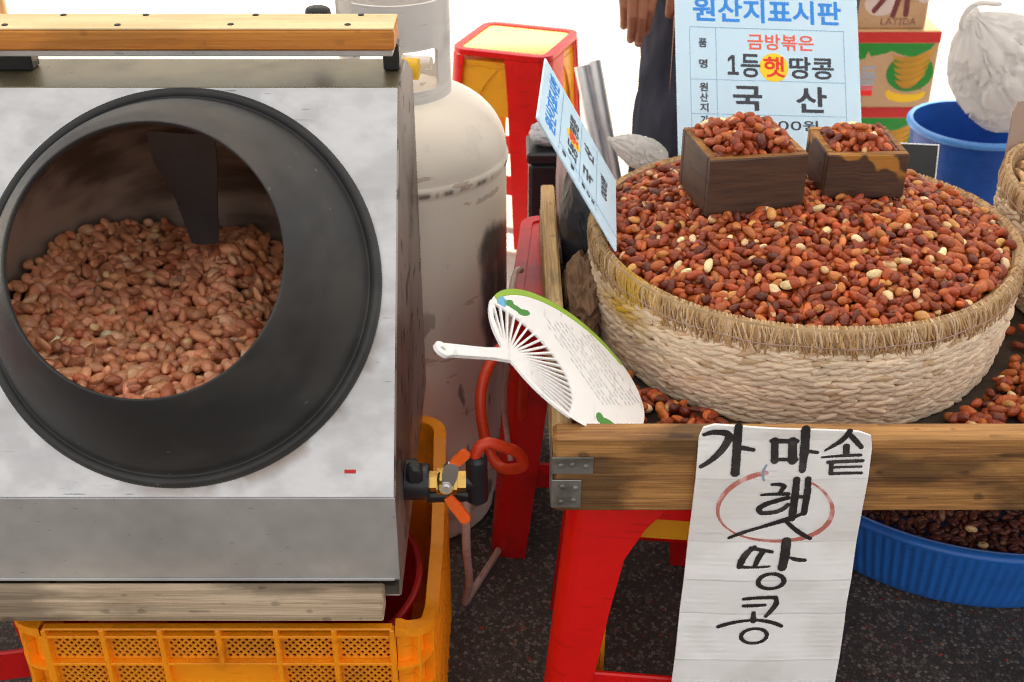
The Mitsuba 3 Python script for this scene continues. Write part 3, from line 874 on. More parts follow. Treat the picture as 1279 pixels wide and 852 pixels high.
def hexpts(x0, x1, y0, y1, d, r, jit=0.33):
    xs = np.arange(x0, x1, d)
    ys = np.arange(y0, y1, d * 0.866)
    g = np.array([(x + (d / 2 if j % 2 else 0), y) for j, y in enumerate(ys) for x in xs])
    return g + r.uniform(-jit, jit, g.shape) * d


def palette(n, r, stops, weights, spread=0.14):
    idx_ = r.choice(len(stops), n, p=np.array(weights) / np.sum(weights))
    c = np.array(stops)[idx_] * np.exp(r.normal(size=(n, 1)) * spread) * (1 + r.normal(size=(n, 3)) * 0.04)
    return np.clip(c, 0.004, 0.95), idx_


DRUM = ([(0.60, 0.25, 0.125), (0.52, 0.20, 0.095), (0.66, 0.30, 0.16), (0.42, 0.14, 0.065), (0.70, 0.38, 0.21), (0.86, 0.70, 0.46)], [34, 25, 18, 9, 6, 1.0])
DARK = ([(0.36, 0.066, 0.017), (0.24, 0.040, 0.012), (0.47, 0.112, 0.026), (0.125, 0.023, 0.010), (0.55, 0.18, 0.045), (0.84, 0.62, 0.33), (0.62, 0.29, 0.08)], [34, 27, 17, 9, 8, 3.2, 2.4])


def heap(seed, bounds, height, inside, spacing, layers, size, stops, weights, tilt=0.38, grad=0.002):
    r = np.random.default_rng(seed)
    P, Nn, L = [], [], []
    for l in range(layers):
        g = hexpts(*bounds, spacing, r)
        z = height(g[:, 0], g[:, 1])
        p = np.column_stack([g, z])
        hx = (height(g[:, 0] + grad, g[:, 1]) - z) / grad
        hy = (height(g[:, 0], g[:, 1] + grad) - z) / grad
        n_ = np.column_stack([-hx, -hy, np.ones(len(g))])
        n_ /= np.linalg.norm(n_, axis=1, keepdims=True)
        p = p - n_ * (l * size * 0.80 + size * 0.35) + n_ * r.normal(size=(len(g), 1)) * size * 0.32
        ok = inside(p) & (r.random(len(p)) > (0.17 if l == 0 else 0.0))
        P.append(p[ok])
        Nn.append(n_[ok])
        L.append(np.full(ok.sum(), l))
    P, Nn, L = np.vstack(P), np.vstack(Nn), np.concatenate(L)
    n_ = len(P)
    col_, which = palette(n_, r, stops, weights)
    return dict(pos=P, rot=quats(n_, Nn, r, tilt), size=size * np.exp(r.normal(size=n_) * 0.14), col=col_, kinds=np.where(r.random(n_) < 0.10, 3, r.integers(0, 3, n_)), layer=L, which=which)


def drum_inside(p):
    q = p - PC
    a = q @ NV
    rad = np.sqrt((q[:, 0]) ** 2 + (q @ UV - 0.05 * a) ** 2)
    pr = np.array(inn)[::-1]
    order = np.argsort(pr[:, 1])
    return (rad < np.interp(a, pr[order, 1], pr[order, 0]) - 0.0095) & (a < 0.117) & (a > -0.235)


def drum_h(x, y):
    t = np.clip((y - 0.955) / 0.36, 0, 1)
    h = 0.6115 - 0.006 * t
    h = h + 0.034 * np.exp(-((x + 0.328) / 0.045) ** 2 - ((y - 1.26) / 0.09) ** 2)
    h = h + 0.36 * np.clip(-(x - XC + 0.02), 0, 1) * t - 0.42 * np.clip(x + 0.315, 0, 1) * t
    return h + 0.005 * (meshkit.fbm(np.column_stack([x * 22, y * 22, x * 0]), 2, 3) - 0.5)


h_drum = heap(11, (XC - 0.21, XC + 0.21, 0.945, 1.40), drum_h, drum_inside, 0.0132, 3, 0.0084, *DRUM)

BX, BY, BR = 0.369, 1.400, 0.268
RIMZ = 0.600


def bwob(th):
    return 1 + 0.010 * np.sin(3 * th + 0.6) + 0.006 * np.sin(5 * th + 2)


def basket_h(x, y):
    d = np.hypot(x - BX, y - BY) / BR
    return 0.594 + 0.046 * np.clip(1 - d * d, 0, 1) ** 0.9 + 0.008 * (meshkit.fbm(np.column_stack([x * 16, y * 16, x * 0]), 2, 4) - 0.5)


MASU = [((0.292, 1.428), R_(10), 0.126, 0.116, 0.628, 0.704), ((0.446, 1.466), R_(2), 0.104, 0.100, 0.630, 0.690)]


def out_of_masu(p):
    ok = np.ones(len(p), bool)
    for (cx, cy), rz, w, d, z0, z1 in MASU:
        c, s = math.cos(rz), math.sin(rz)
        u = (p[:, 0] - cx) * c + (p[:, 1] - cy) * s
        v = -(p[:, 0] - cx) * s + (p[:, 1] - cy) * c
        ok &= ~((np.abs(u) < w / 2 + 0.004) & (np.abs(v) < d / 2 + 0.004) & (p[:, 2] > z0 - 0.006))
    return ok


def basket_inside(p):
    th = np.arctan2(p[:, 1] - BY, p[:, 0] - BX)
    return (np.hypot(p[:, 0] - BX, p[:, 1] - BY) < (BR - 0.0135) * bwob(th)) & out_of_masu(p)


h_basket = heap(12, (BX - 0.27, BX + 0.27, BY - 0.27, BY + 0.27), basket_h, basket_inside, 0.0120, 3, 0.0076, *DARK)


def masu_h(k):
    (cx, cy), rz, w, d, z0, z1 = MASU[k]
    c, s = math.cos(rz), math.sin(rz)

    def uv_(x, y):
        return ((x - cx) * c + (y - cy) * s) / (w / 2), (-(x - cx) * s + (y - cy) * c) / (d / 2)

    def h(x, y):
        u, v = uv_(x, y)
        e = np.clip(1 - np.maximum(np.abs(u), np.abs(v)) ** 2.2, 0, 1)
        return z1 - 0.004 + (0.030, 0.020)[k] * e + 0.006 * (meshkit.fbm(np.column_stack([x * 40, y * 40, x * 0]), 2, 9 + k) - 0.5)

    def ins(p):
        u, v = uv_(p[:, 0], p[:, 1])
        return (np.abs(u) < 1 - 0.013 / (w / 2)) & (np.abs(v) < 1 - 0.013 / (d / 2))
    return h, ins


h_masu = []
for k in range(2):
    h, ins = masu_h(k)
    (cx, cy), *_r = MASU[k]
    h_masu.append(heap(20 + k, (cx - 0.09, cx + 0.09, cy - 0.09, cy + 0.09), h, ins, 0.0123, 3, 0.0078, *DARK))

# the 300 nearest ones in the top layers are things of their own, the rest of each heap is stuff
EYE = np.array([0, 0, 1.25])


def open_to_front(h, occluders=()):
    """Which peanuts of the top layer lie free, seen from the stall's front."""
    d = h['pos'] - EYE
    dist = np.linalg.norm(d, axis=1)
    u = d / dist[:, None]
    order = np.argsort(dist)
    free = h['layer'] == 0
    for i in order:
        if not free[i]:
            continue
        near = (dist < dist[i] - 0.004)
        c = u[near] @ u[i]
        ang = np.arccos(np.clip(c, -1, 1)) * dist[i]
        if (ang < 0.0050).sum() > 0:
            free[i] = False
    return free, dist


fd, dd = open_to_front(h_drum)
u_ = h_drum['pos'] - EYE
tt = ((PC + NV * 0.125 - EYE) @ NV) / (u_ @ NV)
hit = EYE + u_ * tt[:, None] - PC
fd &= np.hypot(hit[:, 0], hit @ UV) < 0.130
fb, db = open_to_front(h_basket)
fb &= h_basket['pos'][:, 1] < 1.30
fb &= np.hypot(h_basket['pos'][:, 0] - BX, h_basket['pos'][:, 1] - BY) < BR - 0.02
di = np.nonzero(fd)[0]
di = di[np.argsort(dd[di])][:185]
bi = np.nonzero(fb)[0]
bi = bi[np.argsort(db[bi])][:300 - len(di)]


def sub_(h, ii):
    return [h[k][ii] for k in ('pos', 'rot', 'size', 'col', 'kinds')]


def individuals(h, ii, lab, lab_pale, group, pale):
    for i in ii:
        m_, c_ = nuts_mesh(*sub_(h, np.array([i])), 2)
        p_ = h['which'][i] in pale
        add('peanut', m_, 'm_nut', smooth=True, color=c_, label=lab_pale if p_ else lab, cat='peanut', group=('pale peanuts ' if p_ else 'peanuts ') + group)


individuals(h_drum, di, 'reddish brown peanut lying on top of the heap in the black drum mouth', 'pale cream peanut lying among the brown ones in the black drum mouth', 'on top of the drum heap', (5,))
individuals(h_basket, bi, 'dark red roasted peanut on the front slope of the full woven basket', 'pale skinless peanut on the front slope of the full woven basket', 'on the front of the basket heap', (5, 6))


def rest(name, h, ii, lab):
    m_ = np.ones(len(h['pos']), bool)
    m_[ii] = False
    me, c = nuts_mesh(*sub_(h, np.nonzero(m_)[0]), 2)
    add(name, me, 'm_nut', smooth=True, color=c, label=lab, cat='peanuts', kind='stuff')


rest('drum_peanuts', h_drum, di, 'heap of reddish brown peanuts filling the black drum mouth of the roaster')
rest('basket_peanuts', h_basket, bi, 'domed heap of dark red roasted peanuts filling the big woven basket')
rest('box_peanuts', h_masu[0], [], 'heap of roasted peanuts piled over the left dark wooden measuring box')
rest('box_peanuts', h_masu[1], [], 'heap of roasted peanuts piled over the right dark wooden measuring box')

# ---------------------------------------------------------------- measuring boxes
for k, (lab) in enumerate(('dark wooden measuring box heaped with peanuts, the taller one in front of the blue sign', 'low dark wooden measuring box with orange worn patches, beside the taller one')):
    (cx, cy), rz, w, d, z0, z1 = MASU[k]
    A = trimesh.transformations.translation_matrix([cx, cy, 0]) @ trimesh.transformations.rotation_matrix(rz, [0, 0, 1])
    mb = thing('measuring_box', lab, 'wooden box', None)
    t = 0.011
    for nm, b in (('front_board', (-w / 2, w / 2, -d / 2, -d / 2 + t)), ('back_board', (-w / 2, w / 2, d / 2 - t, d / 2)), ('side_board', (-w / 2, -w / 2 + t, -d / 2 + t + 0.0003, d / 2 - t - 0.0003)), ('side_board', (w / 2 - t, w / 2, -d / 2 + t + 0.0003, d / 2 - t - 0.0003))):
        bm = rbox(b[0], b[1], b[2], b[3], z0, z1, 0.0018)
        add(nm, xf(bm, A), 'm_masu', mb)
        rb = rbox(b[0] + 0.0012, b[1] - 0.0012, b[2] + 0.0012, b[3] - 0.0012, z1 - 0.001, z1 + 0.0006, 0.0006)
        add('worn_edge', xf(rb, A), 'm_masurim', mb)
    for sx, sy, wx, wy in ((-1, 0, 0.0016, d / 2 - t), (1, 0, 0.0016, d / 2 - t), (0, 1, w / 2 - t, 0.0016)):
        ox, oy = sx * (w / 2 - t - 0.001), sy * (d / 2 - t - 0.001)
        add('inner_face', xf(rbox(ox - wx, ox + wx, oy - wy, oy + wy, z0 + 0.004, z1 - 0.0012, 0.0004), A), 'm_masurim', mb)
    add('bottom', xf(rbox(-w / 2 + t, w / 2 - t, -d / 2 + t, d / 2 - t, z0 + 0.001, z0 + 0.009, 0.001), A), 'm_masu', mb)

# ---------------------------------------------------------------- woven baskets
def basket(cx, cy, R, z0, z1, lab, seed, fine=True):
    r = np.random.default_rng(seed)
    k = thing('woven_basket', lab, 'basket')
    zb = z1 - 0.033                       # the wrapped rim starts here

    def rad(z, th):
        t = (z - z0) / (z1 - z0)
        return R * bwob(th) * (0.965 + 0.04 * np.sin(np.clip(t, 0, 1) * 2.2))
    # inner wall and floor
    th = np.linspace(0, 2 * np.pi, 96, endpoint=False)
    zz = np.array([z0, z0 + 0.02, z0 + 0.06, zb, z1 - 0.003])
    V = np.array([[cx + (rad(z, t) - 0.009) * math.cos(t), cy + (rad(z, t) - 0.009) * math.sin(t), z] for z in zz for t in th])
    V = np.vstack([V, [[cx, cy, z0 + 0.001]]])
    F = [[i * 96 + j, i * 96 + (j + 1) % 96, (i + 1) * 96 + (j + 1) % 96] for i in range(4) for j in range(96)] + [[i * 96 + j, (i + 1) * 96 + (j + 1) % 96, (i + 1) * 96 + j] for i in range(4) for j in range(96)] + [[480, (j + 1) % 96, j] for j in range(96)]
    add('inner_wall', M(V, F), 'm_basketin', k, smooth=40)
    # braided rows of plaited straw
    rows = 12
    hgt = (zb + 0.004 - z0) / rows
    n_st = 84
    P, Rm, S, C = [], [], [], []
    for i in range(rows):
        z = z0 + hgt * (i + 0.5)
        for j in range(n_st):
            for st in (0, 1):
                t = 2 * np.pi * (j + 0.5 * st + 0.25 * (i % 2) + r.normal() * 0.05) / n_st
                rr = rad(z, t) - 0.0015 + r.normal() * 0.0008
                e_t = np.array([-math.sin(t), math.cos(t), 0])
                e_r = np.array([math.cos(t), math.sin(t), 0])
                sl = (0.27 if st else -0.18) * (1 if i % 2 else 0.8) + r.normal() * 0.10
                d = e_t * math.cos(sl) + np.array([0, 0, 1]) * math.sin(sl)
                P.append([cx + rr * e_r[0], cy + rr * e_r[1], z + 0.0004 * math.sin(7 * t) + r.normal() * 0.0006 + (0.0012 if st else -0.0012)])
                Rm.append(np.stack([d, np.cross(e_r, d), e_r], 1))
                S.append([0.0140 + r.normal() * 0.001, hgt * 0.43, 0.0048 if st else 0.0042])
                f = meshkit.fbm(np.array([math.cos(t) * 5, math.sin(t) * 5, z * 30]), 3, seed)
                b_ = np.array([0.77, 0.62, 0.45]) * (0.78 + 0.44 * f) * (1 + r.normal() * 0.07)
                if r.random() < 0.05:
                    b_ = b_ * [0.75, 0.66, 0.55]
                if seed == 1:
                    dx = ((t - math.radians(208 + 360 * 0)) / 0.16)
                    dz = (z - (z1 - 0.050)) / 0.016
                    w_ = math.exp(-dx * dx - dz * dz)
                    b_ = b_ * (1 - w_) + np.array([0.60, 0.36, 0.03]) * w_
                C.append(b_)
    P, Rm, S, C = map(np.array, (P, Rm, S, C))
    s = trimesh.creation.icosphere(subdivisions=2 if fine else 1)
    v = np.sign(s.vertices) * np.abs(s.vertices) ** 0.9
    V = np.einsum('nij,nvj->nvi', Rm, v[None] * S[:, None, :]) + P[:, None, :]
    # fibres: fine light and dark streaks along each strand
    streak = 0.80 + 0.40 * meshkit.noise(np.concatenate([np.broadcast_to(v[None, :, 1:2] * 5, (len(P), len(v), 1)), np.broadcast_to(v[None, :, 2:3] * 3, (len(P), len(v), 1)), np.broadcast_to((np.arange(len(P)) * 1.7)[:, None, None], (len(P), len(v), 1))], -1), 3)[..., None]
    edge_ = 1 - 0.45 * np.abs(v[:, 1]) ** 6
    Cc = np.clip(C[:, None, :] * streak, 0, 1)
    F = s.faces[None] + (np.arange(len(P)) * len(v))[:, None, None]
    add('weave', M(V.reshape(-1, 3), F.reshape(-1, 3)), 'm_straw', k, smooth=True, color=Cc.reshape(-1, 3), kind='stuff')
    # rim: a core roll with hundreds of raffia wraps
    th = np.linspace(0, 2 * np.pi, 128, endpoint=False)
    prof_ = [(0.002, zb + 0.001), (0.0035, z1 - 0.012), (0.0015, z1 - 0.001), (-0.005, z1 + 0.0005), (-0.010, z1 - 0.004), (-0.010, zb)]
    V = np.array([[cx + (rad(z1 - 0.01, t) + o) * math.cos(t), cy + (rad(z1 - 0.01, t) + o) * math.sin(t), z + 0.0022 * math.sin(4 * t + 1)] for t in th for o, z in prof_])
    m = len(prof_)
    F = [[i * m + a, ((i + 1) % 128) * m + a, ((i + 1) % 128) * m + a + 1, i * m + a + 1] for i in range(128) for a in range(m - 1)]
    base = np.tile([0.46, 0.31, 0.17], (len(V), 1)) * (0.8 + 0.4 * r.random((len(V), 1)))
    add('rim', M(V, F), 'm_straw', k, smooth=True, color=base)
    Vs, Fs, Cs, off = [], [], [], 0
    for q in range(1300 if fine else 260):
        t0_ = r.uniform(0, 2 * np.pi)
        sl = r.normal() * 0.012 + 0.012
        drop = r.uniform(0.6, 1.12)
        pts = []
        for u in np.linspace(0, 1, 7):
            o, z = np.interp(u, [0, 0.35, 0.62, 0.78, 0.9, 1], [0.0035, 0.005, 0.0042, -0.001, -0.007, -0.011]), np.interp(u, [0, 0.35, 0.62, 0.78, 0.9, 1], [zb + (1 - drop) * 0.03 - 0.001, zb + 0.014, z1 - 0.007, z1 + 0.002, z1 + 0.001, z1 - 0.007])
            t = t0_ + sl * (1 - u) * 3 + r.normal() * 0.0025
            rr = rad(z1 - 0.01, t) + o + r.normal() * 0.0004
            pts.append([cx + rr * math.cos(t), cy + rr * math.sin(t), z + 0.0022 * math.sin(4 * t + 1)])
        tb = tube(pts, r.uniform(0.0006, 0.0015), 5, caps=False)
        c = np.array([[0.62, 0.43, 0.25], [0.52, 0.33, 0.155], [0.68, 0.50, 0.32], [0.38, 0.22, 0.10], [0.56, 0.36, 0.175]][r.integers(5)]) * r.uniform(0.8, 1.15)
        dy = (math.atan2(math.sin(t0_ - math.radians(212)), math.cos(t0_ - math.radians(212)))) / 0.13
        if seed == 1:
            w_ = 0.75 * math.exp(-dy * dy)
            c = c * (1 - w_) + np.array([0.60, 0.36, 0.03]) * w_
        Vs.append(tb.vertices)
        Fs.append(tb.faces + off)
        Cs.append(np.tile(c, (len(tb.vertices), 1)))
        off += len(tb.vertices)
    add('rim_wraps', M(np.vstack(Vs), np.vstack(Fs)), 'm_straw', k, smooth=True, color=np.clip(np.vstack(Cs), 0, 1), kind='stuff')
    tw = np.linspace(0, 2 * np.pi, 200)
    add('twine', tube([[cx + (rad(z1, t) + 0.0068) * math.cos(t), cy + (rad(z1, t) + 0.0068) * math.sin(t), zb + 0.012 + 0.0022 * math.sin(4 * t + 1) + 0.0012 * math.sin(17 * t)] for t in tw], 0.0007, 6, caps=False), 'm_palehose', k, smooth=True)
    return k


basket(BX, BY, BR, 0.462, RIMZ, 'large round woven straw basket heaped with dark red peanuts, behind the lettered board', 1)
basket(0.935, 1.475, 0.262, 0.462, 0.615, 'second woven straw basket, only its left rim in view at the right edge', 2, fine=False)
h_b2 = heap(13, (0.935 - 0.26, 0.935 + 0.26, 1.475 - 0.26, 1.475 + 0.26), lambda x, y: 0.600 + 0.03 * np.clip(1 - (np.hypot(x - 0.935, y - 1.475) / 0.26) ** 2, 0, 1), lambda p: np.hypot(p[:, 0] - 0.935, p[:, 1] - 1.475) < 0.245, 0.0145, 2, 0.0094, [(0.45, 0.26, 0.13), (0.38, 0.19, 0.09), (0.55, 0.35, 0.18)], [3, 2, 2])
rest('basket_peanuts', h_b2, [], 'light brown peanuts in the second woven basket at the right edge')

# peanuts that fell into the tray
r5 = np.random.default_rng(31)
g = np.vstack([np.column_stack([r5.uniform(0.50, 1.35, 1300), r5.uniform(1.045, 1.26, 1300)]), np.column_stack([r5.uniform(0.07, 0.24, 420), r5.uniform(1.045, 1.30, 420)]), np.column_stack([r5.uniform(0.2, 0.56, 130), r5.uniform(1.045, 1.12, 130)]), np.column_stack([r5.uniform(0.62, 0.72, 60), r5.uniform(1.2, 1.4, 60)])])
g = g[(np.hypot(g[:, 0] - BX, g[:, 1] - BY) > BR + 0.012) & (np.hypot(g[:, 0] - 0.935, g[:, 1] - 1.475) > 0.275)]
n_ = len(g)
cc, wh = palette(n_, r5, *DARK)
me, c = nuts_mesh(np.column_stack([g, 0.4655 + r5.uniform(0, 0.012, n_)]), quats(n_, np.tile([0, 0, 1.0], (n_, 1)), r5, 0.25), 0.0092 * np.exp(r5.normal(size=n_) * 0.1), cc, r5.integers(0, 4, n_), 1)
add('spilled_peanuts', me, 'm_nut', smooth=True, color=c, label='loose roasted peanuts and husks spilled on the tray floor round the basket', cat='peanuts', kind='stuff')
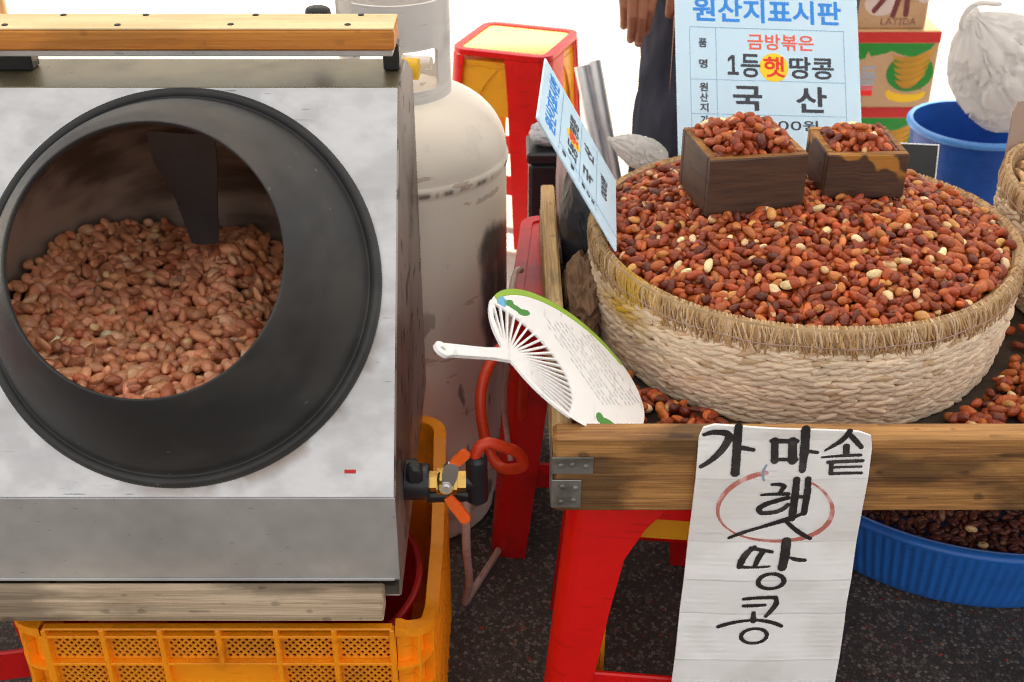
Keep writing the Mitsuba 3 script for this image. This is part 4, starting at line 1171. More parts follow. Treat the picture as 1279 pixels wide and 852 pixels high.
# ---------------------------------------------------------------- lettering
GLYPHS = json.loads(r'''{"원":[184,[[[35,41,51,41,52,2,162,2,162,-12,35,-12]],[[105,46,105,58,141,59,141,165,158,166,158,27,141,28,140,46]],[[11,68,9,82,62,82,126,87,127,75,78,70,78,34,61,34,61,69]],[[23,125,25,137,35,150,56,158,79,158,91,155,106,145,112,133,112,120,105,107,93,99,77,95,53,96,37,102,27,112],[39,130,41,118,52,110,67,107,77,108,93,116,96,123,96,131,89,141,82,144,62,146,51,143,43,138]]]],"산":[184,[[[134,166,150,166,150,110,177,110,177,96,150,95,150,32,134,32]],[[38,44,55,44,56,2,158,2,158,-12,38,-12]],[[9,69,29,80,46,100,54,123,55,155,71,155,71,124,79,103,92,87,103,80,115,75,107,61,101,63,80,77,63,101,58,90,47,75,27,60,18,57]]]],"지":[184,[[[141,-16,141,165,158,166,158,-16]],[[10,31,27,43,43,62,53,83,58,105,58,133,16,133,16,147,117,147,117,133,75,132,75,100,79,85,85,72,95,57,105,47,122,37,116,26,111,24,104,28,84,46,67,76,50,45,33,27,19,19]]]],"표":[184,[[[10,6,10,20,55,21,55,63,25,63,25,77,52,78,52,134,25,135,24,149,159,149,158,135,130,134,130,78,158,77,158,63,128,63,128,21,174,20,174,6],[69,78,114,77,114,135,69,135],[73,63,72,20,111,20,111,63]]]],"시":[184,[[[141,165,158,165,158,-16,141,-16]],[[9,35,32,52,44,68,51,83,57,105,58,150,74,150,74,111,81,84,94,61,109,46,121,40,122,37,113,26,108,27,98,34,81,52,66,80,55,56,45,42,33,30,19,22]]]],"판":[184,[[[134,32,134,166,150,166,150,112,177,111,177,97,150,97,150,32]],[[38,44,54,44,55,2,158,2,158,-12,38,-12]],[[12,59,11,73,33,74,33,134,15,135,16,149,112,149,112,135,94,134,94,77,106,76,121,78,122,65,49,59],[50,74,78,75,77,135,49,134]]]],"금":[184,[[[10,89,130,89,132,92,136,117,136,142,31,142,31,156,153,156,153,125,148,90,174,89,174,75,10,75]],[[30,51,153,51,153,-14,31,-14],[47,37,47,0,137,1,136,38]]]],"방":[184,[[[134,57,134,166,150,166,150,121,177,120,177,106,150,106,150,57]],[[33,14,34,27,37,33,45,41,59,48,81,52,105,52,129,47,146,36,152,23,151,9,143,-3,129,-11,105,-16,72,-15,54,-10,45,-5,37,3],[51,13,55,6,71,-1,101,-3,126,3,134,10,136,20,134,26,121,35,100,39,85,39,71,37,56,31,50,22]],[[17,154,34,154,35,127,84,127,85,154,101,154,101,71,17,71],[35,114,35,84,85,85,84,114]]]],"볶":[184,[[[10,62,10,75,83,76,82,95,32,95,32,162,48,162,49,142,135,142,136,162,152,162,152,95,101,95,100,76,173,75,173,62],[48,109,135,108,136,128,49,129]],[[95,45,154,45,154,-16,138,-16,138,31,96,31]],[[26,32,26,45,87,45,87,-16,70,-16,70,31]]]],"은":[184,[[[10,70,173,70,173,57,10,57]],[[28,118,30,135,41,148,59,156,75,159,108,159,130,154,142,148,151,139,155,129,155,117,153,111,144,100,126,91,104,87,71,88,49,94,34,105],[46,119,51,110,67,103,77,101,106,101,122,105,132,110,137,117,138,127,130,138,121,142,102,146,82,146,65,143,53,138,46,129]],[[31,41,48,40,49,2,155,2,155,-12,31,-12]]]],"등":[184,[[[10,79,174,79,174,66,10,65]],[[31,159,153,159,153,145,48,145,47,111,154,110,154,96,31,96]],[[30,24,34,32,41,39,56,46,79,50,113,49,130,45,142,39,152,27,153,10,150,3,142,-5,127,-12,105,-16,70,-15,53,-11,41,-5,31,7],[47,16,49,8,61,1,81,-3,103,-3,119,0,131,5,136,12,137,19,132,28,119,34,102,37,81,37,64,34,54,30,48,23]]]],"햇":[184,[[[37,-15,32,-2,42,-1,61,5,83,18,92,31,94,46,110,46,113,29,124,16,132,11,155,1,172,-2,167,-15,149,-12,120,1,102,19,86,2,59,-11]],[[108,162,124,162,124,115,146,115,147,166,162,166,162,38,147,38,146,101,124,101,124,53,108,53]],[[9,143,46,143,47,164,63,164,63,143,101,143,101,130,9,130]],[[17,80,17,96,21,105,30,114,42,119,62,120,74,117,87,108,93,96,94,86,91,74,80,62,68,57,48,56,36,59,24,67],[33,96,33,80,40,72,48,69,62,69,75,76,79,88,77,96,72,103,55,108,38,103]]]],"땅":[184,[[[137,166,154,165,154,118,177,118,177,104,154,103,154,56,137,56]],[[35,12,35,26,44,40,58,48,81,53,109,53,132,48,147,39,155,25,154,9,151,3,143,-5,125,-13,107,-16,83,-16,61,-12,44,-3,38,4],[52,16,54,9,67,1,78,-2,103,-3,120,0,129,4,136,9,139,19,136,28,126,35,105,40,85,40,69,37,58,32,52,24]],[[72,151,120,151,120,138,90,138,88,136,88,86,101,85,126,89,128,75,103,71,72,71]],[[17,71,17,151,62,151,62,138,34,138,32,136,32,86,42,85,64,89,66,75,43,71]]]],"콩":[184,[[[10,63,10,76,75,76,76,101,93,101,94,76,173,76,173,63]],[[27,110,25,124,32,125,130,127,137,129,136,145,29,145,29,158,153,158,153,115,149,88,132,89,135,115]],[[30,9,31,25,39,36,59,45,78,48,105,48,133,42,146,34,153,22,153,9,144,-4,128,-12,105,-16,78,-16,50,-10,39,-4],[48,22,48,10,53,4,63,0,80,-3,103,-3,120,0,129,4,135,9,137,17,135,23,125,30,110,34,83,35,68,33,56,29]]]],"국":[184,[[[10,78,10,92,132,93,136,118,136,143,31,143,31,157,153,157,152,113,148,93,174,92,174,78,101,78,100,46,154,45,154,-16,137,-16,136,32,27,32,27,45,83,45,83,78]]]],"품":[184,[[[10,65,10,78,173,78,173,65,100,64,101,43,153,43,153,-14,30,-14,30,43,82,43,83,64],[47,30,47,0,137,1,136,30]],[[25,147,25,160,158,160,157,146,131,145,131,110,157,109,157,95,26,95,26,109,52,110,52,145],[69,110,114,109,114,146,69,146]]]],"명":[184,[[[18,152,101,152,102,136,141,136,142,166,159,166,159,58,142,58,141,86,102,86,101,71,18,71],[101,101,141,100,142,122,102,123],[84,85,85,138,83,139,35,139,35,84]],[[39,13,41,30,51,42,69,50,87,53,111,53,136,48,150,40,156,33,159,25,158,8,149,-4,130,-13,111,-16,78,-15,60,-10,51,-5,43,3],[56,23,58,9,68,2,89,-3,109,-3,125,0,135,4,141,11,143,21,141,27,128,36,109,40,89,40,77,38,62,32]]]],"가":[184,[[[132,165,149,166,149,92,178,92,178,78,149,77,149,-16,132,-16]],[[11,31,40,49,63,72,74,90,80,104,86,131,20,132,19,146,102,146,102,130,97,104,84,74,75,61,52,38,22,19,19,19]]]],"격":[184,[[[13,72,14,74,42,84,64,98,80,118,87,139,22,140,22,154,104,154,104,133,141,133,142,166,159,166,158,57,142,58,141,81,95,82,95,95,142,95,141,120,99,120,86,99,72,85,52,72,34,64,19,60]],[[38,36,38,49,159,49,159,-16,142,-16,141,36]]]],"마":[184,[[[132,165,149,166,149,93,179,93,179,79,149,78,149,-16,132,-16]],[[17,30,17,147,100,147,100,30],[33,45,35,43,82,43,84,45,83,134,33,133]]]],"솥":[184,[[[10,84,82,84,83,108,100,108,101,84,173,84,173,71,10,71]],[[25,99,20,112,37,115,51,120,71,132,81,146,83,152,83,164,100,164,100,153,105,141,120,126,146,115,164,112,158,99,138,103,122,109,107,118,91,134,79,120,54,106]],[[30,55,154,55,154,43,48,43,48,27,150,27,150,15,48,15,47,0,156,-1,156,-14,30,-14]]]],"돌":[184,[[[10,74,10,87,83,88,82,104,32,104,32,159,152,159,152,145,49,145,48,119,50,117,154,117,154,104,101,104,100,88,173,87,173,74]],[[30,29,136,30,135,45,30,45,30,58,152,58,152,17,47,17,46,0,158,-1,158,-14,30,-14]]]],"돈":[184,[[[10,57,10,70,83,71,82,94,31,94,31,157,153,157,153,143,48,143,47,109,154,108,155,94,100,94,100,71,174,70,174,57]],[[31,40,47,40,48,2,156,2,156,-12,31,-12]]]],"1":[130,[[[22,0,22,16,61,17,61,127,58,128,26,103,25,123,56,146,79,146,79,17,112,16,112,0]]]],"0":[130,[[[14,60,14,86,19,112,26,127,38,140,53,147,70,148,89,142,102,130,113,105,116,86,116,60,109,28,103,17,94,7,84,1,72,-2,58,-2,42,3,30,13,21,28],[33,58,37,36,44,23,52,17,60,14,74,15,82,19,89,27,97,51,98,87,95,103,90,116,85,124,76,130,69,132,54,130,46,125,40,116,35,103,32,87]]]],"2":[130,[[[18,0,18,14,78,79,86,91,90,101,90,112,87,120,80,128,72,131,58,132,44,126,37,114,36,105,18,105,21,122,26,131,34,139,45,145,58,148,69,148,82,145,94,138,104,126,108,114,107,96,101,82,94,72,44,17,111,16,111,0]]]],"3":[130,[[[16,20,12,37,31,37,34,27,42,18,55,14,69,14,84,20,89,25,93,36,91,52,84,63,67,70,45,70,45,86,81,127,81,130,19,130,19,146,106,146,106,132,104,129,65,85,66,83,82,81,93,76,102,68,109,56,111,34,108,24,100,12,91,5,75,-1,47,-1,35,3,23,11]]]],"4":[130,[[[11,30,11,44,68,145,87,146,31,47,80,46,80,91,98,91,98,47,117,46,118,30,98,29,98,0,80,0,79,29]]]],"5":[130,[[[18,30,18,36,36,36,38,28,45,19,58,14,70,14,79,17,88,25,94,41,94,51,90,63,82,73,74,77,57,79,46,76,38,71,20,73,29,146,105,146,105,130,44,130,40,96,41,88,61,95,77,94,91,88,102,78,109,65,112,52,111,34,104,18,96,9,85,2,71,-2,56,-2,41,2,30,9,22,19]]]],"6":[130,[[[19,39,19,53,24,71,33,88,72,146,92,146,53,88,55,87,62,90,81,89,93,84,103,75,109,64,112,51,111,33,104,17,92,5,78,-1,58,-2,49,0,39,5,30,13,23,24],[38,38,41,28,48,19,60,14,71,14,83,19,91,30,94,40,93,55,87,67,80,72,70,76,57,75,48,71,42,64,37,52]]]],"7":[130,[[[18,130,18,146,112,146,112,128,48,0,28,1,92,129]]]],"8":[130,[[[15,32,16,50,21,61,32,72,41,76,29,84,21,99,21,119,29,134,43,144,59,148,77,147,86,144,97,137,107,123,109,103,107,95,101,85,88,76,99,71,108,62,113,53,115,32,108,16,100,8,84,0,74,-2,50,-1,31,7,21,17],[34,33,38,23,50,16,57,14,72,14,85,19,92,25,96,35,96,44,91,56,82,63,71,67,58,67,46,63,37,55,33,45],[38,104,40,97,48,87,60,83,69,83,80,87,88,94,91,103,91,113,87,123,80,128,69,132,60,132,49,128,43,124,39,116]]]],"9":[130,[[[19,93,20,114,25,126,34,137,50,146,71,148,86,144,93,140,103,130,109,119,112,105,112,94,107,75,98,58,57,-1,39,-1,39,2,77,58,68,56,55,56,38,62,25,75],[37,107,41,83,51,73,61,70,74,71,83,75,92,88,94,96,93,110,87,123,80,128,70,132,57,131,47,126,41,118]]]],"L":[114,[[[18,0,18,146,37,146,37,17,104,16,104,0]]]],"A":[139,[[[6,0,57,144,59,147,79,147,87,129,133,0,113,1,99,41,40,41,26,1],[67,125,46,57,93,58,69,128]]]],"T":[130,[[[10,130,10,146,120,146,120,130,75,129,75,0,56,0,56,129]]]],"I":[88,[[[9,16,35,17,35,129,9,130,9,146,79,146,79,130,54,129,54,17,79,16,79,0,9,0]]]],"D":[145,[[[18,146,75,146,90,143,109,133,121,120,128,106,132,90,132,56,127,38,122,28,111,15,101,8,89,3,74,0,18,0],[37,17,70,16,84,19,96,25,105,34,110,44,115,64,115,82,112,97,103,115,87,126,72,130,37,129]]]],"B":[131,[[[18,146,84,145,100,138,109,128,114,114,113,96,109,88,103,82,92,76,107,69,115,60,120,46,120,32,113,15,102,6,81,0,18,0],[38,66,37,16,84,17,94,21,100,28,102,34,102,44,96,57,89,62,78,66],[37,83,73,82,85,86,91,91,96,102,96,112,93,120,85,127,75,130,37,130]]]],"n":[117,[[[15,110,32,110,33,93,42,104,59,111,80,109,88,105,94,99,100,88,102,78,102,0,84,0,84,75,80,86,74,92,65,95,51,94,44,91,37,83,33,72,33,0,15,0]]]],"O":[153,[[[12,62,13,91,18,109,23,119,37,135,55,145,68,148,85,148,109,140,125,126,137,104,141,84,141,62,137,42,126,21,115,10,101,2,85,-2,68,-2,52,2,38,10,23,27,16,42],[30,84,33,48,37,39,53,21,71,15,87,16,99,21,116,38,122,56,123,84,116,107,103,123,91,129,71,131,54,125,41,114,34,100]]]],"E":[121,[[[18,146,107,146,107,130,37,129,37,82,102,82,102,66,37,66,37,17,108,16,108,0,18,0]]]]}''')


def glyph_poly(ch):
    out = []
    for rings in GLYPHS[ch][1]:
        rs = [np.array(q, float).reshape(-1, 2) for q in rings]
        out.append(Polygon(rs[0], rs[1:]).buffer(0))
    return union_all(out)


def words(text, u0, u1, v0, v1, bold=0.0, gap=0):
    """The text as one flat outline that fills the rectangle u0..u1, v0..v1."""
    x, parts = 0.0, []
    for ch in text:
        if ch == ' ':
            x += 70 + gap
            continue
        p = glyph_poly(ch)
        parts.append(affinity.translate(p, x, 0))
        x += GLYPHS[ch][0] + gap
    p = union_all(parts)
    if bold:
        p = p.buffer(bold)
    a, b, c, d = p.bounds
    p = affinity.translate(p, -a, -b)
    p = affinity.scale(p, (u1 - u0) / (c - a), (v1 - v0) / (d - b), origin=(0, 0))
    return affinity.translate(p, u0, v0)


def flat(poly, A, z=0.0, h=0.0004):
    return xf(extrude(poly, h), A @ trimesh.transformations.translation_matrix([0, 0, z]))


def rect(u0, v0, u1, v1):
    return sbox(u0, v0, u1, v1)


# ---------------------------------------------------------------- large blue sign behind the measuring boxes
Wm, Um = np.array([0.9934, 0.0979, -0.0602]), np.array([-0.0091, 0.5893, 0.8078])
Um = Um - Wm * (Um @ Wm)
Um /= np.linalg.norm(Um)
Nm = np.cross(Wm, Um)
S1 = frame([0.3857, 1.6938, 0.6046], Wm, Um, Nm)
os_ = thing('origin_sign', 'large pale blue printed sign with blue title, standing behind the wooden measuring boxes', 'sign')
add('board', xf(rbox(-0.1417, 0.1417, -0.028, 0.262, -0.004, 0.0, 0.001), S1), 'm_signblue', os_)
for u in (-0.09, 0.09):
    p0 = S1 @ np.array([u, 0.0, -0.005, 1])
    add('support_leg', tube([p0[:3], [p0[0], 1.735, 0.001]], 0.0025, 8), 'm_pole', os_)
    add('support_leg', tube([(S1 @ np.array([u, 0.15, -0.005, 1]))[:3], [p0[0], 1.86, 0.001]], 0.0025, 8), 'm_pole', os_)
PR = 0.0002
add('title', flat(words('원산지표시판', -0.1147, 0.1152, 0.1775, 0.2150, 5), S1, PR), 'm_p_title', os_, label='blue printed title line')
ln = union_all([rect(-0.121, 0.1683, 0.1185, 0.1693), rect(-0.121, 0.0883, 0.1185, 0.0891), rect(-0.121, 0.0359, 0.1185, 0.0367), rect(-0.121, -0.02, -0.1202, 0.1683), rect(0.1177, -0.02, 0.1185, 0.1683), rect(-0.0811, -0.02, -0.0803, 0.1683)])
add('table_lines', flat(ln, S1, PR, 0.0003), 'm_p_line', os_)
add('red_line', flat(words('금방볶은', -0.0322, 0.071, 0.1365, 0.1610, 3), S1, PR), 'm_p_red', os_, label='red printed line')
add('black_line', flat(words('1등', -0.0638, -0.0135, 0.0935, 0.1295, 4), S1, PR), 'm_p_black', os_)
add('black_line', flat(words('땅콩', 0.0315, 0.1008, 0.0935, 0.1275, 4), S1, PR), 'm_p_black', os_)
add('yellow_disc', flat(Point(0.0076, 0.1095).buffer(0.0222, 32), S1, PR, 0.0003), 'm_p_yellow', os_)
add('hot_word', flat(words('햇', -0.0085, 0.0245, 0.0945, 0.1265, 4), S1, PR + 0.0004), 'm_p_hot', os_, label='red word on the yellow disc')
add('black_line', flat(words('국', -0.0566, -0.0119, 0.0425, 0.0803, 5), S1, PR), 'm_p_black', os_)
add('black_line', flat(words('산', 0.0407, 0.0881, 0.0415, 0.0815, 5), S1, PR), 'm_p_black', os_)
add('black_line', flat(words('000원', -0.008, 0.0735, 0.0135, 0.0295, 3), S1, PR), 'm_p_black', os_)
for ch, v in (('품', 0.1447), ('명', 0.1128), ('원', 0.0772), ('산', 0.0614), ('지', 0.0456), ('가', 0.0272)):
    add('row_heading', flat(words(ch, -0.1072, -0.0945, v - 0.0068, v + 0.0068, 5), S1, PR), 'm_p_black', os_)

# ---------------------------------------------------------------- small blue sign leaning on the basket's left rim
Ws, Us = np.array([0.0692, 0.9974, 0.0203]), np.array([-0.5008, 0.0171, 0.8654])
Ws /= np.linalg.norm(Ws)
Us = Us - Ws * (Us @ Ws)
Us /= np.linalg.norm(Us)
S2 = frame([0.1218, 1.2966, 0.6211], Ws, Us, np.cross(Ws, Us))
ss = thing('side_sign', 'pale blue printed sign leaning outwards at the left rim of the big basket, seen edge-on', 'sign')
add('board', xf(rbox(0.0, 0.2064, -0.008, 0.1856, -0.003, 0.0, 0.0008), S2), 'm_signblue', ss)
add('title', flat(words('원산지표시판', 0.02, 0.186, 0.147, 0.172, 5), S2, PR), 'm_p_title', ss, label='blue printed title line')
add('black_line', flat(words('1등', 0.045, 0.085, 0.095, 0.119, 4), S2, PR), 'm_p_black', ss)
add('yellow_disc', flat(Point(0.102, 0.1065).buffer(0.0165, 24), S2, PR, 0.0003), 'm_p_yellow', ss)
add('hot_word', flat(words('햇', 0.089, 0.115, 0.095, 0.118, 4), S2, PR + 0.0004), 'm_p_hot', ss)
add('black_line', flat(words('땅콩', 0.120, 0.168, 0.095, 0.118, 4), S2, PR), 'm_p_black', ss)
add('black_line', flat(words('국', 0.055, 0.085, 0.055, 0.08, 5), S2, PR), 'm_p_black', ss)
add('black_line', flat(words('산', 0.125, 0.155, 0.055, 0.08, 5), S2, PR), 'm_p_black', ss)
add('black_line', flat(words('000원', 0.085, 0.145, 0.018, 0.036, 4), S2, PR), 'm_p_black', ss)
for ch, v in (('품', 0.125), ('명', 0.105), ('원', 0.078), ('산', 0.066), ('지', 0.054)):
    add('row_heading', flat(words(ch, 0.016, 0.026, v - 0.004, v + 0.004, 5), S2, PR), 'm_p_black', ss)
add('table_lines', flat(union_all([rect(0.01, 0.137, 0.196, 0.138), rect(0.01, 0.088, 0.196, 0.0888), rect(0.01, 0.046, 0.196, 0.0468), rect(0.032, -0.005, 0.0328, 0.137)]), S2, PR, 0.0003), 'm_p_line', ss)

# ---------------------------------------------------------------- hand-lettered white board hanging on the tray front
STROKES = json.loads(r'''[[[[[0.1953,0.551],[0.2062,0.5541],[0.2171,0.5532],[0.2208,0.5488],[0.2175,0.5387],[0.2087,0.526],[0.1941,0.514]],[0.00447,0.00633,0.00744,0.00856,0.00819,0.0067,0.00447]],[[[0.2289,0.562],[0.2291,0.5449],[0.2297,0.5248],[0.2298,0.5072]],[0.00856,0.0093,0.0093,0.0093]],[[[0.235,0.536],[0.2461,0.5342]],[0.00521,0.00447]],[[[0.267,0.546],[0.2688,0.5226]],[0.00744,0.00819]],[[[0.2642,0.5449],[0.2894,0.5444]],[0.00558,0.00558]],[[[0.2665,0.5237],[0.2914,0.5235]],[0.00409,0.00409]],[[[0.2852,0.5449],[0.2871,0.5226]],[0.0093,0.00968]],[[[0.2967,0.5598],[0.2983,0.5382],[0.2983,0.5113]],[0.0093,0.00968,0.00744]],[[[0.3017,0.5327],[0.3123,0.5309]],[0.00447,0.00335]],[[[0.342,0.5563],[0.3355,0.5444],[0.3273,0.5382],[0.3198,0.5331]],[0.00633,0.00558,0.00409,0.00223]],[[[0.3411,0.5537],[0.349,0.5449],[0.3562,0.5369]],[0.00484,0.00633,0.00521]],[[[0.3411,0.5371],[0.342,0.5282]],[0.00707,0.00707]],[[[0.3174,0.5253],[0.3362,0.5266],[0.357,0.5275]],[0.00223,0.00335,0.00335]],[[[0.324,0.5194],[0.3597,0.5208]],[0.00409,0.00409]],[[[0.3278,0.5185],[0.3283,0.5068]],[0.00484,0.00484]],[[[0.3298,0.5133],[0.359,0.514]],[0.00298,0.00261]],[[[0.328,0.5061],[0.3601,0.5065]],[0.00372,0.00335]],[[[0.2691,0.4935],[0.2761,0.4939],[0.2816,0.4912],[0.2797,0.4861],[0.2774,0.4819]],[0.00372,0.00447,0.00558,0.00521,0.00372]],[[[0.2597,0.4791],[0.2702,0.4805],[0.2868,0.4814]],[0.00298,0.00409,0.00484]],[[[0.2874,0.4763],[0.2767,0.4721],[0.2643,0.466],[0.2589,0.4599],[0.2627,0.4547],[0.2729,0.4556],[0.2827,0.4599],[0.2884,0.4669]],[0.00558,0.00596,0.00633,0.00633,0.00558,0.00558,0.00558,0.00521]],[[[0.2935,0.4999],[0.2944,0.4768],[0.2948,0.448]],[0.00744,0.00819,0.00819]],[[[0.3054,0.5004],[0.3067,0.4791],[0.3066,0.4556]],[0.00707,0.00744,0.00707]],[[[0.2955,0.478],[0.3073,0.4773]],[0.00447,0.00447]],[[[0.3045,0.4544],[0.2925,0.448],[0.2818,0.4432],[0.2638,0.4353],[0.2455,0.428],[0.2314,0.4209]],[0.00409,0.0067,0.00633,0.00409,0.00484,0.00372]],[[[0.2896,0.4442],[0.302,0.4316],[0.3176,0.4205]],[0.00484,0.00558,0.00484]],[[[0.2601,0.4079],[0.2521,0.3999],[0.2473,0.3898],[0.2455,0.3827]],[0.00484,0.00744,0.00782,0.00558]],[[[0.2559,0.4069],[0.2791,0.4019]],[0.00484,0.00409]],[[[0.2455,0.3827],[0.2627,0.3817],[0.2783,0.3827]],[0.00409,0.00298,0.00261]],[[[0.2699,0.4029],[0.2654,0.3936],[0.2626,0.3835]],[0.00633,0.0067,0.00521]],[[[0.2931,0.4168],[0.2935,0.3999],[0.2921,0.3812]],[0.00968,0.01042,0.01005]],[[[0.3003,0.3943],[0.3084,0.3918],[0.3155,0.3913]],[0.00372,0.00558,0.00409]],[[[0.255,0.3371],[0.2731,0.3387],[0.2894,0.3387],[0.2915,0.3303],[0.2879,0.321],[0.282,0.3111]],[0.00484,0.00484,0.00558,0.00633,0.0067,0.00484]],[[[0.256,0.3266],[0.2792,0.3276]],[0.00484,0.00409]],[[[0.2678,0.3164],[0.2686,0.3049]],[0.00484,0.00744]],[[[0.2304,0.2948],[0.2429,0.3003],[0.2566,0.3041],[0.2705,0.3057],[0.2848,0.3035],[0.3007,0.2965]],[0.00484,0.00484,0.00409,0.00335,0.00521,0.00484]],[[[0.296,0.3637],[0.296,0.361],[0.295,0.3584],[0.2931,0.3561],[0.2905,0.3541],[0.2873,0.3528],[0.2837,0.3521],[0.28,0.3521],[0.2765,0.3528],[0.2733,0.3542],[0.2707,0.3561],[0.2689,0.3585],[0.268,0.3611],[0.2681,0.3639],[0.2691,0.3665],[0.271,0.3688],[0.2736,0.3707],[0.2768,0.372],[0.2804,0.3727],[0.284,0.3727],[0.2876,0.372],[0.2907,0.3706],[0.2933,0.3687],[0.2951,0.3664],[0.296,0.3637]],[0.00558,0.00551,0.0053,0.00502,0.00475,0.00454,0.00447,0.00454,0.00475,0.00502,0.0053,0.00551,0.00558,0.00551,0.0053,0.00502,0.00475,0.00454,0.00447,0.00454,0.00475,0.00502,0.0053,0.00551,0.00558]],[[[0.2857,0.2852],[0.2857,0.2824],[0.2847,0.2797],[0.2829,0.2772],[0.2802,0.2751],[0.2769,0.2736],[0.2733,0.2727],[0.2695,0.2725],[0.2658,0.273],[0.2626,0.2743],[0.2599,0.2761],[0.258,0.2784],[0.2571,0.281],[0.2571,0.2838],[0.2581,0.2865],[0.26,0.289],[0.2627,0.291],[0.2659,0.2925],[0.2695,0.2934],[0.2733,0.2936],[0.2769,0.2931],[0.2802,0.2919],[0.2828,0.29],[0.2847,0.2878],[0.2857,0.2852]],[0.00484,0.00477,0.0046,0.00435,0.00411,0.00394,0.00387,0.00394,0.00411,0.00435,0.0046,0.00477,0.00484,0.00477,0.0046,0.00435,0.00411,0.00394,0.00387,0.00394,0.00411,0.00435,0.0046,0.00477,0.00484]]],[[[0.305,0.4985],[0.3103,0.4951],[0.3154,0.4913],[0.3201,0.4872],[0.3244,0.4827],[0.3281,0.478],[0.3313,0.473],[0.3339,0.4679],[0.3357,0.4627],[0.3368,0.4575],[0.337,0.4523],[0.3365,0.4472],[0.335,0.4424],[0.3327,0.4377],[0.3295,0.4334],[0.3255,0.4294],[0.3206,0.4259],[0.3151,0.4228],[0.3089,0.4203],[0.3022,0.4183],[0.295,0.4168],[0.2875,0.416],[0.2799,0.4158],[0.2722,0.4162],[0.2645,0.4172],[0.2571,0.4188],[0.2501,0.421],[0.2435,0.4237],[0.2374,0.4269],[0.232,0.4306],[0.2273,0.4347],[0.2234,0.4391],[0.2203,0.4438],[0.218,0.4488],[0.2166,0.4539],[0.216,0.4591],[0.2161,0.4643],[0.217,0.4695],[0.2187,0.4746],[0.2209,0.4795],[0.2238,0.4841],[0.2273,0.4885],[0.2312,0.4925],[0.2355,0.4962],[0.2403,0.4994],[0.2453,0.5021],[0.2506,0.5044],[0.2561,0.5061],[0.2618,0.5072]],[0.00229,0.00223,0.00227,0.00241,0.00263,0.00292,0.00328,0.00368,0.00409,0.00451,0.00491,0.00527,0.00556,0.00578,0.00591,0.00595,0.0059,0.00575,0.00552,0.00521,0.00485,0.00445,0.00403,0.00361,0.00322,0.00287,0.00259,0.00238,0.00226,0.00224,0.00231,0.00247,0.00271,0.00303,0.0034,0.0038,0.00422,0.00464,0.00502,0.00536,0.00564,0.00583,0.00594,0.00595,0.00586,0.00569,0.00543,0.00511,0.00473]],[[[0.2611,0.5163],[0.2584,0.5072],[0.2601,0.4981]],[0.0022,0.003,0.002]]]''')
CZ = np.array([0.0, 0.18, 0.246, 0.313, 0.363, 0.415, 0.499, 0.545, 0.58])
CYo = np.array([0.9890, 0.9952, 0.9935, 0.9975, 0.9955, 0.9992, 0.9968, 1.0025, 1.0015])


def board_y(x, z):
    return np.interp(z, CZ, CYo) + 0.0035 * ((x - 0.28) / 0.09) ** 2 * 0.6 + 0.0006 * np.sin(x * 60 + z * 25)


outline = Polygon([(0.1795, 0.012), (0.376, 0.012), (0.3715, 0.30), (0.3700, 0.33), (0.3692, 0.42), (0.3678, 0.535), (0.3650, 0.549), (0.352, 0.5545), (0.27, 0.5590), (0.205, 0.5625), (0.194, 0.5585), (0.1905, 0.546), (0.1895, 0.45), (0.1855, 0.25)])


def on_board(poly, lift, size=0.008):
    me = []
    for gpoly in getattr(poly, 'geoms', [poly]):
        if gpoly.area < 1e-8:
            continue
        v, f = trimesh.creation.triangulate_polygon(gpoly, engine='earcut')
        t = trimesh.Trimesh(np.column_stack([v, np.zeros(len(v))]), f, process=False).subdivide_to_size(size)
        me.append(t)
    t = trimesh.util.concatenate(me)
    x, z = t.vertices[:, 0], t.vertices[:, 1]
    y = board_y(x, z) - lift
    f = t.faces
    q = np.stack([x, y, z], 1)
    n_ = np.cross(q[f[:, 1]] - q[f[:, 0]], q[f[:, 2]] - q[f[:, 0]])[:, 1].mean()
    return M(q, f if n_ < 0 else f[:, ::-1])


lb = thing('lettered_board', 'tall white cardboard strip with black brushed letters hanging on the front of the tray', 'sign')
bands = [(-1, 0.246), (0.246, 0.313), (0.313, 0.363), (0.363, 0.415), (0.415, 0.499), (0.499, 1)]
front = []
for a, b in bands:
    front.append(on_board(outline.intersection(sbox(0, a, 1, b)), 0.0, 0.007))
fr_ = trimesh.util.concatenate(front)
bk_ = fr_.copy()
bk_.vertices[:, 1] += 0.003
bk_.faces = bk_.faces[:, ::-1]
ring_ = np.array(outline.exterior.segmentize(0.01).coords)
ey = board_y(ring_[:, 0], ring_[:, 1])
EV = np.vstack([np.column_stack([ring_[:, 0], ey, ring_[:, 1]]), np.column_stack([ring_[:, 0], ey + 0.003, ring_[:, 1]])])
nr = len(ring_)
EF = [[i, i + 1, nr + i + 1, nr + i] for i in range(nr - 1)]
add('card', cat_(fr_, bk_, M(EV, EF)), 'm_board', lb)
r6 = np.random.default_rng(5)


def brush(pts, widths, ragged=True):
    p, w = np.array(pts, float), np.array(widths, float)
    n_ = max(8, int(np.linalg.norm(np.diff(p, axis=0), axis=1).sum() / 0.0022))
    d = np.r_[0, np.cumsum(np.linalg.norm(np.diff(p, axis=0), axis=1))]
    s = np.linspace(0, d[-1], n_)
    if len(p) > 2:
        from scipy.interpolate import PchipInterpolator
        q = np.column_stack([PchipInterpolator(d, p[:, k])(s) for k in (0, 1)])
    else:
        q = np.column_stack([np.interp(s, d, p[:, k]) for k in (0, 1)])
    ww = np.interp(s, d, w) * (1 + r6.normal(size=n_) * 0.05)
    segs = []
    for i in range(n_ - 1):
        segs.append(union_all([Point(q[i]).buffer(ww[i] / 2, 5), Point(q[i + 1]).buffer(ww[i + 1] / 2, 5)]).convex_hull)
    return union_all(segs)


